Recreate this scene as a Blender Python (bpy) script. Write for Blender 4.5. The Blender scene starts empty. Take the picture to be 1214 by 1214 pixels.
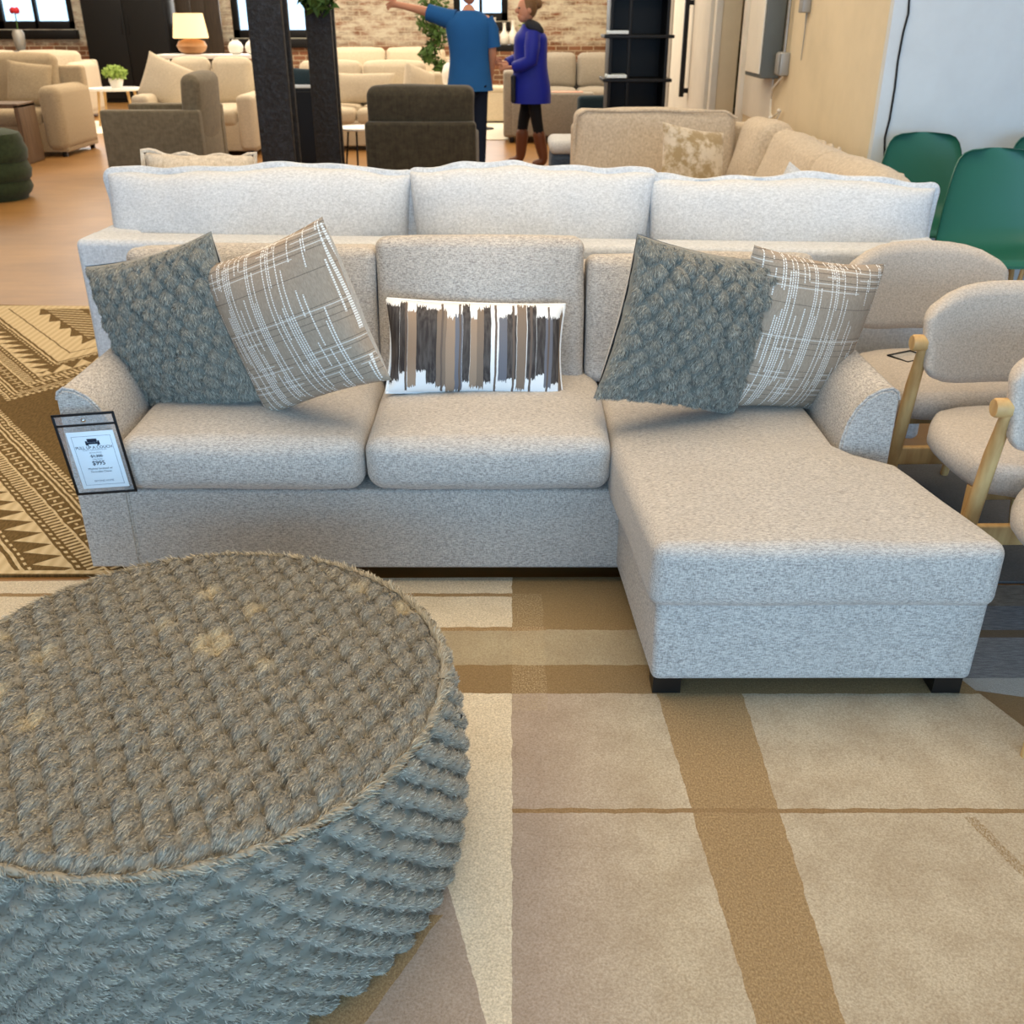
import bpy, bmesh, math, random
import numpy as np
from mathutils import Vector, Matrix, Euler, noise
S = bpy.context.scene
COL = S.collection
PI = math.pi
random.seed(7)

# ------------------------------------------------------------------ camera, world, lights, exposure
cd = bpy.data.cameras.new('camera'); cam = bpy.data.objects.new('camera', cd); COL.objects.link(cam)
cam.location = (0, 0, 1.5)
cam.rotation_euler = (PI/2 - math.atan(0.5016), 0, 0)
cd.sensor_width = 36; cd.lens = 36*1180/1214; cd.clip_start = 0.05; cd.clip_end = 200
cd.dof.use_dof = True; cd.dof.focus_distance = 2.1; cd.dof.aperture_fstop = cd.lens/1000/0.0045
S.camera = cam
S.view_settings.view_transform = 'Standard'; S.view_settings.look = 'None'; S.view_settings.gamma = 1
S.view_settings.use_curve_mapping = False
S.view_settings.exposure = 0.10

W = bpy.data.worlds.new('world'); S.world = W; W.use_nodes = True
bg = W.node_tree.nodes['Background']; bg.inputs[0].default_value = (0.50, 0.75, 1.0, 1); bg.inputs[1].default_value = 2.3

def area(name, loc, rot, sx, sy, energy, color):
    l = bpy.data.lights.new(name, 'AREA'); l.shape = 'RECTANGLE'; l.size = sx; l.size_y = sy; l.energy = energy; l.color = color
    o = bpy.data.objects.new(name, l); COL.objects.link(o); o.location = loc; o.rotation_euler = rot
    return o
COOL = (0.28, 0.60, 1.0); WARM = (1.0, 0.80, 0.55); SOFTWARM = (1.0, 0.88, 0.70)
area('daylight_storefront', (0.3, -3.6, 1.5), (PI/2 + 0.0, 0, 0), 9, 2.4, 300, COOL)           # street windows behind the camera
area('ceiling_light_front', (0.0, 2.6, 4.0), (0, 0, 0), 5.0, 3.0, 180, WARM)
area('ceiling_light_middle', (-1.5, 8.0, 4.0), (0, 0, 0), 9.0, 4.0, 210, SOFTWARM)
area('ceiling_light_rear', (-4.0, 15.0, 4.0), (0, 0, 0), 12.0, 6.0, 680, SOFTWARM)
area('daylight_rear', (-4.0, 20.6, 2.4), (-PI/2, 0, 0), 10, 2.2, 260, (1, 0.97, 0.9))

# ------------------------------------------------------------------ object helpers
def link(o, parent=None):
    COL.objects.link(o)
    if parent: o.parent = parent
    return o
def tag(o, label=None, cat=None, group=None, kind=None):
    if label: o['label'] = label
    if cat: o['category'] = cat
    if group: o['group'] = group
    if kind: o['kind'] = kind
    return o
def thing(name, label, cat, loc=(0, 0, 0), rot=(0, 0, 0), group=None):
    o = bpy.data.objects.new(name, None); o.empty_display_size = 0.1
    link(o); o.location = loc; o.rotation_euler = rot
    return tag(o, label, cat, group)
def dup(o, loc=None, rot=None, label=None, parent=None, group=None):
    c = o.copy(); COL.objects.link(c)
    if parent: c.parent = parent
    if loc is not None: c.location = loc
    if rot is not None: c.rotation_euler = rot
    if label: c['label'] = label
    if group: c['group'] = group
    for ch in list(o.children): dup(ch, parent=c)
    return c

class MB:
    """collects vertices and faces of one mesh"""
    def __init__(s): s.v = []; s.f = []; s.m = []
    def add(s, v, f, M=None, mi=0):
        n = len(s.v)
        if M is not None: v = [M @ Vector(p) for p in v]
        s.v += [tuple(p) for p in v]; s.f += [tuple(i+n for i in q) for q in f]; s.m += [mi]*len(f)
        return s
    def soft(s, c, size, r=0.01, puff=(0, 0, 0), n=1, rs=2, amp=0, freq=5, seed=0, fn=None, M=None, mi=0):
        """rounded box, optionally puffed up like a cushion; fn reshapes local points"""
        h = [x/2 for x in size]; r = min(r, min(h)*0.98)
        ax = []
        for k in range(3):
            a = [h[k]-r+r*math.tan(j/rs*PI/4) for j in range(rs+1)]
            mid = [-(h[k]-r)+2*(h[k]-r)*j/n for j in range(1, n)]
            ax.append([-x for x in reversed(a)]+mid+a)
        N = [len(a) for a in ax]
        idx = {}; V = []; F = []
        def vid(i, j, k):
            key = (i, j, k)
            if key in idx: return idx[key]
            p = [ax[0][i], ax[1][j], ax[2][k]]
            q = [max(-(h[a]-r), min(h[a]-r, p[a])) for a in range(3)]
            d = Vector([p[a]-q[a] for a in range(3)])
            if d.length > 1e-9: d = d.normalized()*r
            p = Vector(q)+d
            if any(puff):
                u = [max(-1, min(1, p[a]/h[a])) for a in range(3)]
                w = [1-u[a]**2 for a in range(3)]
                p = Vector([p[a]+math.copysign(abs(u[a])**3, u[a])*puff[a]*w[(a+1) % 3]*w[(a+2) % 3] for a in range(3)])
            if amp: p = p+noise.noise_vector(p*freq+Vector((seed*3.1, seed*1.7, seed)))*amp
            if fn: p = Vector(fn(p))
            idx[key] = len(V); V.append(p+Vector(c)); return idx[key]
        for a in range(3):
            b, d = (a+1) % 3, (a+2) % 3
            for e in (0, N[a]-1):
                for i in range(N[b]-1):
                    for j in range(N[d]-1):
                        q = []
                        for (x, y) in ((i, j), (i+1, j), (i+1, j+1), (i, j+1)):
                            t = [0, 0, 0]; t[a] = e; t[b] = x; t[d] = y; q.append(vid(*t))
                        F.append(q if e else q[::-1])
        return s.add(V, F, M, mi)
    def tube(s, pts, r, k=8, M=None, mi=0, closed=False, flat=1.0):
        pts = [Vector(p) for p in pts]; n = len(pts)
        rr = r if isinstance(r, (list, tuple)) else [r]*n
        V = []; F = []
        t0 = (pts[1]-pts[0]).normalized()
        up = Vector((0, 0, 1)) if abs(t0.z) < 0.9 else Vector((1, 0, 0))
        a = t0.cross(up).normalized()
        for i in range(n):
            t = (pts[(i+1) % n if closed else min(i+1, n-1)]-pts[(i-1) % n if closed else max(i-1, 0)]).normalized()
            a = (a-t*a.dot(t)).normalized(); b = t.cross(a)
            for j in range(k):
                an = 2*PI*j/k; V.append(pts[i]+(a*math.cos(an)+b*math.sin(an)*flat)*rr[i])
        m = n if closed else n-1
        for i in range(m):
            for j in range(k):
                F.append((i*k+j, i*k+(j+1) % k, ((i+1) % n)*k+(j+1) % k, ((i+1) % n)*k+j))
        if not closed:
            F.append(tuple(range(k))[::-1]); F.append(tuple((n-1)*k+j for j in range(k)))
        return s.add(V, F, M, mi)
    def lathe(s, prof, c=(0, 0, 0), k=24, M=None, mi=0, sx=1, sy=1):
        V = []; F = []
        for (r, z) in prof:
            for j in range(k):
                an = 2*PI*j/k; V.append((c[0]+r*sx*math.cos(an), c[1]+r*sy*math.sin(an), c[2]+z))
        for i in range(len(prof)-1):
            for j in range(k): F.append((i*k+j, i*k+(j+1) % k, (i+1)*k+(j+1) % k, (i+1)*k+j))
        F.append(tuple(range(k))[::-1]); F.append(tuple((len(prof)-1)*k+j for j in range(k)))
        return s.add(V, F, M, mi)
    def prism(s, poly, z0, z1, M=None, mi=0):
        n = len(poly)
        V = [(x, y, z0) for x, y in poly]+[(x, y, z1) for x, y in poly]
        F = [tuple(range(n))[::-1], tuple(range(n, 2*n))]+[(i, (i+1) % n, n+(i+1) % n, n+i) for i in range(n)]
        return s.add(V, F, M, mi)
    def ball(s, c, r, k=12, M=None, mi=0):
        if not isinstance(r, (list, tuple)): r = (r, r, r)
        pr = [(max(1e-4, math.sin(PI*i/k)), -math.cos(PI*i/k)) for i in range(k+1)]
        V = []; F = []; K = k*2
        for (q, z) in pr:
            for j in range(K):
                an = 2*PI*j/K; V.append((c[0]+r[0]*q*math.cos(an), c[1]+r[1]*q*math.sin(an), c[2]+r[2]*z))
        for i in range(k):
            for j in range(K): F.append((i*K+j, i*K+(j+1) % K, (i+1)*K+(j+1) % K, (i+1)*K+j))
        return s.add(V, F, M, mi)
    def pillow(s, w, h, t, pinch=0.06, n=20, amp=0.006, seed=0, sides=(1, -1), pw=0.42, M=None, mi=0, fn=None):
        """throw pillow in the local XZ plane, front face towards -Y"""
        for sd in sides:
            V = []; F = []
            for i in range(n+1):
                for j in range(n+1):
                    u = -math.cos(PI*i/n)*0.5-0.5+i/n*1.0 if False else math.sin((i/n-0.5)*PI)*0.6+(2*i/n-1)*0.4
                    v = math.sin((j/n-0.5)*PI)*0.6+(2*j/n-1)*0.4
                    x = w/2*u*(1-pinch*(1-v*v)); z = h/2*v*(1-pinch*(1-u*u))
                    d = max(0.0, (1-u*u)*(1-v*v))**pw
                    y = -sd*t/2*d
                    p = Vector((x, y, z))
                    p += noise.noise_vector(p*7+Vector((seed*2.3, seed, 0)))*amp*min(1, d*1.5)
                    p += noise.noise_vector(Vector((x, 0, z))*4+Vector((seed, 0, 3)))*amp
                    if fn: p = Vector(fn(p))
                    V.append(p)
            for i in range(n):
                for j in range(n):
                    a = i*(n+1)+j; q = (a, a+n+1, a+n+2, a+1)
                    F.append(q if sd > 0 else q[::-1])
            s.add(V, F, M, mi)
        return s
    def loft(s, secs, k=20, M=None, mi=0):
        """closed skin through ellipses (x, y, z, rx, ry), splined between the given sections"""
        P = []
        for i in range(len(secs)-1):
            a, b_, c_, d_ = (secs[max(0, i-1)], secs[i], secs[i+1], secs[min(len(secs)-1, i+2)])
            for q in range(4):
                t = q/4
                P.append([.5*((2*b_[e])+(c_[e]-a[e])*t+(2*a[e]-5*b_[e]+4*c_[e]-d_[e])*t*t+(3*b_[e]-a[e]-3*c_[e]+d_[e])*t**3) for e in range(5)])
        P.append(list(secs[-1])); V = []; F = []
        for (x, y, z, rx, ry) in P:
            for j in range(k):
                an = 2*PI*j/k; cs, sn = math.cos(an), math.sin(an); e = .8
                V.append((x+rx*math.copysign(abs(cs)**e, cs), y+ry*math.copysign(abs(sn)**e, sn), z))
        for i in range(len(P)-1):
            for j in range(k): F.append((i*k+j, i*k+(j+1) % k, (i+1)*k+(j+1) % k, (i+1)*k+j))
        F.append(tuple(range(k))[::-1]); F.append(tuple((len(P)-1)*k+j for j in range(k)))
        return s.add(V, F, M, mi)
    def build(s, name, mats, parent=None, smooth=True, angle=None, loc=None, rot=None, weld=False):
        me = bpy.data.meshes.new(name); me.from_pydata(s.v, [], s.f)
        if not isinstance(mats, (list, tuple)): mats = [mats]
        for m in mats: me.materials.append(m)
        if len(mats) > 1: me.polygons.foreach_set('material_index', s.m)
        if weld:
            bm = bmesh.new(); bm.from_mesh(me); bmesh.ops.remove_doubles(bm, verts=bm.verts, dist=1e-5); bm.to_mesh(me); bm.free()
        if smooth:
            me.polygons.foreach_set('use_smooth', [True]*len(me.polygons))
            me.set_sharp_from_angle(angle=math.radians(angle or 50))
        me.update()
        o = bpy.data.objects.new(name, me); link(o, parent)
        if loc: o.location = loc
        if rot: o.rotation_euler = rot
        return o
def box(name, m, c, size, parent=None, r=0.004, **kw):
    return MB().soft(c, size, r, **kw).build(name, m, parent)
def T(loc=(0, 0, 0), rot=(0, 0, 0)): return Matrix.Translation(loc) @ Euler(rot).to_matrix().to_4x4()
def pillow_outline(w, h, pinch, n=24, grow=0.0):
    pts = []
    for e in range(4):
        for i in range(n):
            a = -1+2*i/n
            u, v = [(a, 1), (1, -a), (-a, -1), (-1, a)][e]
            pts.append(((w/2+grow)*u*(1-pinch*(1-v*v)), 0, (h/2+grow)*v*(1-pinch*(1-u*u))))
    return pts

# ------------------------------------------------------------------ materials: tiny node-expression compiler
def lin(c): return tuple((x/255/12.92 if x/255 < 0.04045 else ((x/255+0.055)/1.055)**2.4) for x in c)
class E_:
    def __init__(s, nt, k): s.nt = nt; s.k = k
    def _b(s, o, op, rev=False):
        n = s.nt.nodes.new('ShaderNodeMath'); n.operation = op
        for i, x in enumerate((o, s) if rev else (s, o)):
            if isinstance(x, E_): s.nt.links.new(x.k, n.inputs[i])
            else: n.inputs[i].default_value = x
        return E_(s.nt, n.outputs[0])
    def __add__(s, o): return s._b(o, 'ADD')
    __radd__ = __add__
    def __sub__(s, o): return s._b(o, 'SUBTRACT')
    def __rsub__(s, o): return s._b(o, 'SUBTRACT', True)
    def __mul__(s, o): return s._b(o, 'MULTIPLY')
    __rmul__ = __mul__
    def __truediv__(s, o): return s._b(o, 'DIVIDE')
    def __lt__(s, o): return s._b(o, 'LESS_THAN')
    def __gt__(s, o): return s._b(o, 'GREATER_THAN')
    def mn(s, o): return s._b(o, 'MINIMUM')
    def mx(s, o): return s._b(o, 'MAXIMUM')
    def __pow__(s, o): return s._b(o, 'POWER')
    def u(s, op):
        n = s.nt.nodes.new('ShaderNodeMath'); n.operation = op; s.nt.links.new(s.k, n.inputs[0]); return E_(s.nt, n.outputs[0])
    def abs(s): return s.u('ABSOLUTE')
    def floor(s): return s.u('FLOOR')
    def fr(s): return s.u('FRACT')
    def sin(s): return s.u('SINE')
    def within(s, a, b): return (s > a)*(s < b)
class Mat:
    def __init__(s, name, rough=0.9, spec=0.3, coords='Object'):
        s.m = bpy.data.materials.new(name); s.m.use_nodes = True; s.nt = s.m.node_tree
        s.b = s.nt.nodes['Principled BSDF']; s.b.inputs['Roughness'].default_value = rough
        s.b.inputs['Specular IOR Level'].default_value = spec
        tc = s.nt.nodes.new('ShaderNodeTexCoord'); sp = s.nt.nodes.new('ShaderNodeSeparateXYZ')
        s.nt.links.new(tc.outputs[coords], sp.inputs[0])
        s.co = tc.outputs[coords]; s.x, s.y, s.z = [E_(s.nt, sp.outputs[i]) for i in range(3)]
    def vec(s, x, y, z=0):
        n = s.nt.nodes.new('ShaderNodeCombineXYZ')
        for i, a in enumerate((x, y, z)):
            if isinstance(a, E_): s.nt.links.new(a.k, n.inputs[i])
            else: n.inputs[i].default_value = a
        return n.outputs[0]
    def noise(s, scale, vec=None, detail=2, rough=0.5):
        n = s.nt.nodes.new('ShaderNodeTexNoise'); n.inputs['Detail'].default_value = detail; n.inputs['Roughness'].default_value = rough
        if isinstance(scale, (tuple, list)):
            mp = s.nt.nodes.new('ShaderNodeVectorMath'); mp.operation = 'MULTIPLY'; s.nt.links.new(vec or s.co, mp.inputs[0]); mp.inputs[1].default_value = scale
            s.nt.links.new(mp.outputs[0], n.inputs['Vector']); n.inputs['Scale'].default_value = 1
        else:
            s.nt.links.new(vec or s.co, n.inputs['Vector']); n.inputs['Scale'].default_value = scale
        return E_(s.nt, n.outputs[0])
    def white(s, x, y=0, z=0):
        n = s.nt.nodes.new('ShaderNodeTexWhiteNoise'); s.nt.links.new(s.vec(x, y, z), n.inputs['Vector']); return E_(s.nt, n.outputs['Value'])
    def rgb(s, c):
        n = s.nt.nodes.new('ShaderNodeRGB'); n.outputs[0].default_value = (*lin(c), 1); return n.outputs[0]
    def mix(s, f, a, b):
        n = s.nt.nodes.new('ShaderNodeMix'); n.data_type = 'RGBA'
        if isinstance(f, E_): s.nt.links.new(f.k, n.inputs[0])
        else: n.inputs[0].default_value = f
        for i, c in ((6, a), (7, b)):
            if isinstance(c, tuple): n.inputs[i].default_value = (*lin(c), 1)
            else: s.nt.links.new(c, n.inputs[i])
        return n.outputs[2]
    def ramp(s, f, lo, hi):
        n = s.nt.nodes.new('ShaderNodeMapRange'); s.nt.links.new(f.k, n.inputs[0]); n.inputs[1].default_value = lo; n.inputs[2].default_value = hi
        return E_(s.nt, n.outputs[0])
    def color(s, c):
        if isinstance(c, tuple): s.b.inputs['Base Color'].default_value = (*lin(c), 1)
        else: s.nt.links.new(c, s.b.inputs['Base Color'])
        return s
    def bump(s, h, strength=0.3, dist=0.002):
        n = s.nt.nodes.new('ShaderNodeBump'); n.inputs['Strength'].default_value = strength; n.inputs['Distance'].default_value = dist
        s.nt.links.new(h.k, n.inputs['Height']); s.nt.links.new(n.outputs[0], s.b.inputs['Normal']); return s
    def set(s, **k):
        for a, v in k.items(): s.b.inputs[a.replace('_', ' ')].default_value = v
        return s
def plain(name, c, rough=0.6, spec=0.4, metal=0, var=0.12, scale=6):
    m = Mat(name, rough, spec); d = tuple(int(x*(1-var)) for x in c)
    m.color(m.mix(m.noise(scale, detail=4), tuple(min(255, int(x*(1+var*0.5))) for x in c), d)); m.set(Metallic=metal)
    return m.m
def fabric(name, a, b, sx=70, sy=70, sz=260, lo=0.35, hi=0.65, bump=0.4, mott=0.1):
    m = Mat(name, 0.95, 0.15)
    n = m.noise((sx, sy, sz), detail=3, rough=0.6)
    n2 = m.noise((sx*4, sy*4, sz*0.35), detail=1)
    f = m.ramp(n*0.65+n2*0.35, lo, hi)
    c = m.mix(f, a, b)
    big = m.ramp(m.noise(3, detail=3), 0.3, 0.7)
    dk = tuple(int((x+y)/2*(1-mott)) for x, y in zip(a, b))
    m.color(m.mix(big*mott*2, c, dk)); m.bump(n*0.6+n2*0.4, bump, 0.003)
    m.set(Sheen_Weight=0.15)
    return m.m
def wood(name, a, b, sc=(60, 60, 4), rough=0.5):
    m = Mat(name, rough, 0.4); n = m.noise(sc, detail=4)
    m.color(m.mix(m.ramp(n, 0.3, 0.7), a, b)); return m.m

m_sofa = fabric('greige_tweed', (212, 203, 191), (138, 130, 124), 100, 100, 400, 0.38, 0.64)
m_sofa_flat = fabric('greige_tweed_seat', (212, 203, 191), (138, 130, 124), 100, 360, 360, 0.38, 0.64)
m_white = fabric('ivory_boucle', (222, 223, 224), (178, 180, 182), 90, 120, 150, 0.32, 0.68, 0.6, 0.05)
m_cream = fabric('cream_linen', (222, 208, 184), (190, 176, 152), 60, 60, 120, 0.3, 0.7, 0.3, 0.06)
m_boucle = fabric('sand_boucle', (222, 208, 188), (176, 160, 138), 60, 60, 60, 0.3, 0.7, 0.8, 0.06)
m_oat = fabric('oatmeal_upholstery', (206, 194, 180), (158, 148, 138), 160, 160, 260, 0.32, 0.68, 0.3, 0.04)
m_tan = fabric('tan_linen', (190, 170, 138), (152, 134, 106), 60, 60, 120, 0.3, 0.7, 0.3, 0.06)
m_taupe = fabric('taupe_velvet', (128, 118, 98), (98, 90, 74), 20, 20, 30, 0.3, 0.7, 0.2, 0.1)
m_olive = fabric('dark_olive_velvet', (78, 72, 58), (52, 48, 40), 20, 20, 30, 0.3, 0.7, 0.2, 0.1)
m_green = fabric('moss_velvet', (62, 72, 44), (42, 50, 32), 20, 20, 30, 0.3, 0.7, 0.2, 0.1)
m_ogreen = fabric('olive_fabric', (104, 100, 60), (78, 76, 46), 40, 40, 60, 0.3, 0.7, 0.2, 0.1)
m_grey = fabric('stone_grey_fabric', (168, 160, 148), (136, 130, 120), 50, 50, 80, 0.3, 0.7, 0.3, 0.06)
m_slate = fabric('slate_blue_fabric', (72, 86, 104), (50, 60, 76), 50, 50, 80, 0.3, 0.7, 0.3, 0.06)
m_teal = fabric('dark_teal_fabric', (36, 56, 66), (24, 40, 50), 50, 50, 80, 0.3, 0.7, 0.3, 0.06)
m_piping = plain('piping_grey', (150, 146, 142), 0.9, 0.2)
m_pipe_white = plain('piping_ivory', (206, 204, 202), 0.95, 0.15)
m_black = plain('black_paint', (13, 13, 14), 0.5, 0.3)
m_blackwood = plain('black_wood_foot', (17, 14, 12), 0.35, 0.5)
m_darkbrown = wood('dark_brown_wood', (62, 50, 36), (40, 32, 24))
m_brownwood = wood('walnut_wood', (116, 92, 70), (82, 64, 48))
m_oak = wood('light_oak', (208, 172, 116), (176, 136, 84), (40, 40, 6))
m_whitelac = plain('white_lacquer', (238, 236, 230), 0.35, 0.5, var=0.03)
m_ceramic = plain('white_ceramic', (236, 232, 222), 0.3, 0.5, var=0.03)
m_terra = plain('tan_ceramic', (190, 140, 92), 0.5, 0.4)
m_leaf = plain('green_leaf', (74, 104, 46), 0.6, 0.3, var=0.45, scale=30)
m_leaf_pale = plain('pale_green_leaf', (150, 176, 84), 0.6, 0.3, var=0.3, scale=40)
m_greenplastic = plain('green_plastic', (42, 108, 88), 0.42, 0.45, var=0.03)
m_grey_metal = plain('grey_painted_metal', (96, 100, 98), 0.5, 0.5, metal=0.0)
m_galv = plain('galvanised_metal', (168, 166, 160), 0.4, 0.5, metal=0.4)
m_chrome = plain('chrome', (210, 210, 210), 0.15, 0.5, metal=1)
m_paper = plain('white_paper', (226, 238, 244), 0.8, 0.2, var=0.02)
m_ink = plain('navy_ink', (38, 46, 62), 0.8, 0.2, var=0.02)
m_ink2 = plain('grey_ink', (112, 124, 140), 0.8, 0.2, var=0.02)
m_pink = plain('pink_paper', (226, 170, 150), 0.8, 0.2)
def glassy(name, c, alpha):
    m = Mat(name, 0.05, 0.5); m.color(c); m.set(Alpha=alpha); return m.m
m_clear = glassy('clear_plastic', (200, 205, 208), 0.18)
def win_glass():
    m = bpy.data.materials.new('window_glass'); m.use_nodes = True; nt = m.node_tree; nt.nodes.clear()
    o = nt.nodes.new('ShaderNodeOutputMaterial'); t = nt.nodes.new('ShaderNodeBsdfTransparent'); g = nt.nodes.new('ShaderNodeBsdfGlossy'); x = nt.nodes.new('ShaderNodeMixShader')
    g.inputs['Roughness'].default_value = 0.05; x.inputs[0].default_value = 0.06
    nt.links.new(t.outputs[0], x.inputs[1]); nt.links.new(g.outputs[0], x.inputs[2]); nt.links.new(x.outputs[0], o.inputs[0]); return m
m_glass = win_glass()
def post_mat():
    m = Mat('rough_black_steel', 0.5, 0.5); n = m.noise(28, detail=5, rough=0.7)
    m.color(m.mix(m.ramp(n, 0.45, 0.75), (16, 17, 20), (46, 52, 62))); m.bump(n, 0.8, 0.02); return m.m
m_post = post_mat()
def floor_mat():
    m = Mat('polished_tan_floor', 0.36, 0.45)
    n = m.noise(1.1, detail=6, rough=0.6); n2 = m.noise((2, 14, 1), detail=4)
    c = m.mix(m.ramp(n, 0.3, 0.7), (166, 122, 68), (136, 96, 50))
    m.color(m.mix(m.ramp(n2, 0.45, 0.75)*0.35, c, (112, 80, 46))); m.bump(n2, 0.05, 0.005); return m.m
m_floor = floor_mat()
def wall_mat(name, c):
    m = Mat(name, 0.85, 0.25); n = m.noise(2.2, detail=5, rough=0.6)
    d = tuple(int(x*0.95) for x in c)
    m.color(m.mix(m.ramp(n, 0.4, 0.75), c, d)); m.bump(m.noise(60, detail=3), 0.06, 0.002); return m.m
m_wall_cream = wall_mat('cream_wall_paint', (232, 216, 184))
m_wall_white = wall_mat('white_wall_paint', (220, 227, 231))
m_trimwhite = wall_mat('white_trim_paint', (236, 230, 216))
def brick_mat():
    m = Mat('whitewashed_brick', 0.9, 0.2)
    b = m.nt.nodes.new('ShaderNodeTexBrick'); m.nt.links.new(m.vec(m.x, m.z, 0), b.inputs['Vector'])
    b.inputs['Scale'].default_value = 1; b.inputs['Brick Width'].default_value = 0.24; b.inputs['Row Height'].default_value = 0.085; b.inputs['Mortar Size'].default_value = 0.007
    b.inputs['Color1'].default_value = (*lin((150, 92, 62)), 1); b.inputs['Color2'].default_value = (*lin((118, 80, 56)), 1); b.inputs['Mortar'].default_value = (*lin((206, 192, 164)), 1)
    n = m.noise((3, 3, 8), detail=6, rough=0.75); n2 = m.noise(0.9, detail=4)
    f = m.ramp(n*0.75+n2*0.25, 0.38, 0.56)
    low = m.ramp(m.z+n*0.12, 0.98, 1.08)
    m.color(m.mix(f*(low*0.9+0.1), b.outputs['Color'], (226, 222, 204)))
    m.bump(E_(m.nt, b.outputs['Fac'])*-1+n*0.5, 0.5, 0.01); return m.m
m_brick = brick_mat()

# ------------------------------------------------------------------ rugs (flat woven patterns in world metres)
def line_x(m, pts):
    """piecewise x(y) is not needed: straight edge x as a function of y"""
    (x0, y0), (x1, y1) = pts; k = (x1-x0)/(y1-y0)
    return (m.y-y0)*k+x0
def beige_rug_mat():
    m = Mat('patchwork_wool', 0.97, 0.1)
    fine = m.noise(210, detail=4, rough=.8); mid = m.noise(9, detail=4, rough=0.6); wob = (m.noise(22, detail=2)-0.5)*0.012
    x = m.x+wob; y = m.y+wob
    BEI = m.mix(m.ramp(mid, 0.35, 0.7), (206, 190, 164), (186, 168, 142))
    CRM = m.mix(m.ramp(mid, 0.3, 0.7), (238, 224, 198), (228, 212, 184))
    GRE = m.mix(m.ramp(mid, 0.3, 0.7), (188, 174, 144), (172, 156, 128))
    streak = m.ramp(m.noise((300, 170, 1), detail=3, rough=.7), 0.36, 0.64)
    TAN = m.mix(streak, (148, 120, 84), (184, 156, 116))
    DRK = m.mix(streak, (136, 112, 78), (160, 134, 96))
    MAU = m.mix(m.ramp(mid, 0.3, 0.7), (186, 168, 152), (172, 154, 138))
    c = BEI
    # right of the pale strip: darker patch, diagonal brown band, thin brown line
    band = (x > line_x(m, [(0.352, 1.966), (0.405, 1.0)]))*(x < line_x(m, [(0.56, 1.966), (0.545, 1.0)]))
    c = m.mix((x < line_x(m, [(0.352, 1.966), (0.405, 1.0)]))*(x > 0), c, m.mix(m.ramp(m.x, 0.05, 0.3), MAU, BEI))
    c = m.mix(band, c, TAN)
    c = m.mix((y-1.568).abs() < 0.0065, c, m.mix(0.35, TAN, (120, 86, 54)))
    # left: pale strip, mauve-beige patch, tan
    c = m.mix(x < 0, c, CRM)
    c = m.mix((x < line_x(m, [(-0.105, 1.309), (-0.045, 1.095)]))*(y < 1.5), c, MAU)
    c = m.mix((x < line_x(m, [(-0.17, 1.22), (-0.235, 1.095)]))*(y < 1.3), c, TAN)
    c = m.mix((x+0.6).within(-0.9, -0.1)*(y < 1.0), c, BEI)
    # small streaked fleck at the right
    c = m.mix(((x-line_x(m, [(0.944, 1.544), (1.0, 1.36)])).abs() < 0.012)*(y < 1.55)*m.ramp(streak, .2, .8), c, DRK)
    # cross bands towards the sofa
    top = y > 1.966
    c = m.mix(top, c, DRK)
    c = m.mix(y.within(2.085, 2.245), c, GRE)
    c = m.mix(y.within(2.245, 2.9)*(x > -0.0), c, m.mix(streak, (146, 122, 86), (160, 136, 98)))
    c = m.mix(y.within(2.258, 2.415)*(x < 0.0), c, CRM)
    c = m.mix(y.within(2.432, 2.9)*(x < -0.0), c, CRM)
    c = m.mix(((y-2.424).abs() < 0.009)*(x < 0.0), c, TAN)
    c = m.mix(((y-2.250).abs() < 0.009)*(x < 0.09), c, TAN)
    c = m.mix(x.within(-0.0, 0.085)*y.within(1.90, 2.43)*m.ramp(streak, .3, 1)*.55, c, (208, 188, 152))
    c = m.mix(m.ramp(fine, 0.36, 0.66)*0.55, c, (112, 90, 64))
    m.color(c); m.bump(fine+mid*0.6, 0.6, 0.006); return m.m
def grey_rug_mat():
    m = Mat('slate_patchwork_wool', 0.97, 0.1)
    fine = m.noise(300, detail=2); st = m.ramp(m.noise((30, 240, 1), detail=2), 0.4, 0.6)
    c = m.mix(st, (112, 106, 98), (136, 128, 118))
    c = m.mix(m.y < 2.385, c, m.mix(st, (104, 108, 114), (128, 132, 138)))
    c = m.mix((m.y-2.245).abs() < 0.018, c, (112, 98, 80))
    c = m.mix(m.y < 2.225, c, m.mix(st, (120, 122, 126), (144, 146, 148)))
    c = m.mix(m.y < 2.045, c, (176, 176, 172))
    c = m.mix(m.y < line_x(m, [(1, 0), (2, 1)])*0+2.0-(m.x-1.12)*0.25, c, (140, 116, 84))
    m.color(m.mix(fine*0.35, c, (60, 56, 52))); m.bump(fine, 0.6, 0.005); return m.m
def charcoal_rug_mat():
    m = Mat('charcoal_wool', 0.97, 0.1); n = m.noise(200, detail=3); k = m.noise(4, detail=4)
    m.color(m.mix(n, m.mix(k, (112, 110, 108), (94, 92, 90)), (74, 72, 72))); m.bump(n, 0.5, 0.004); return m.m
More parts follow.
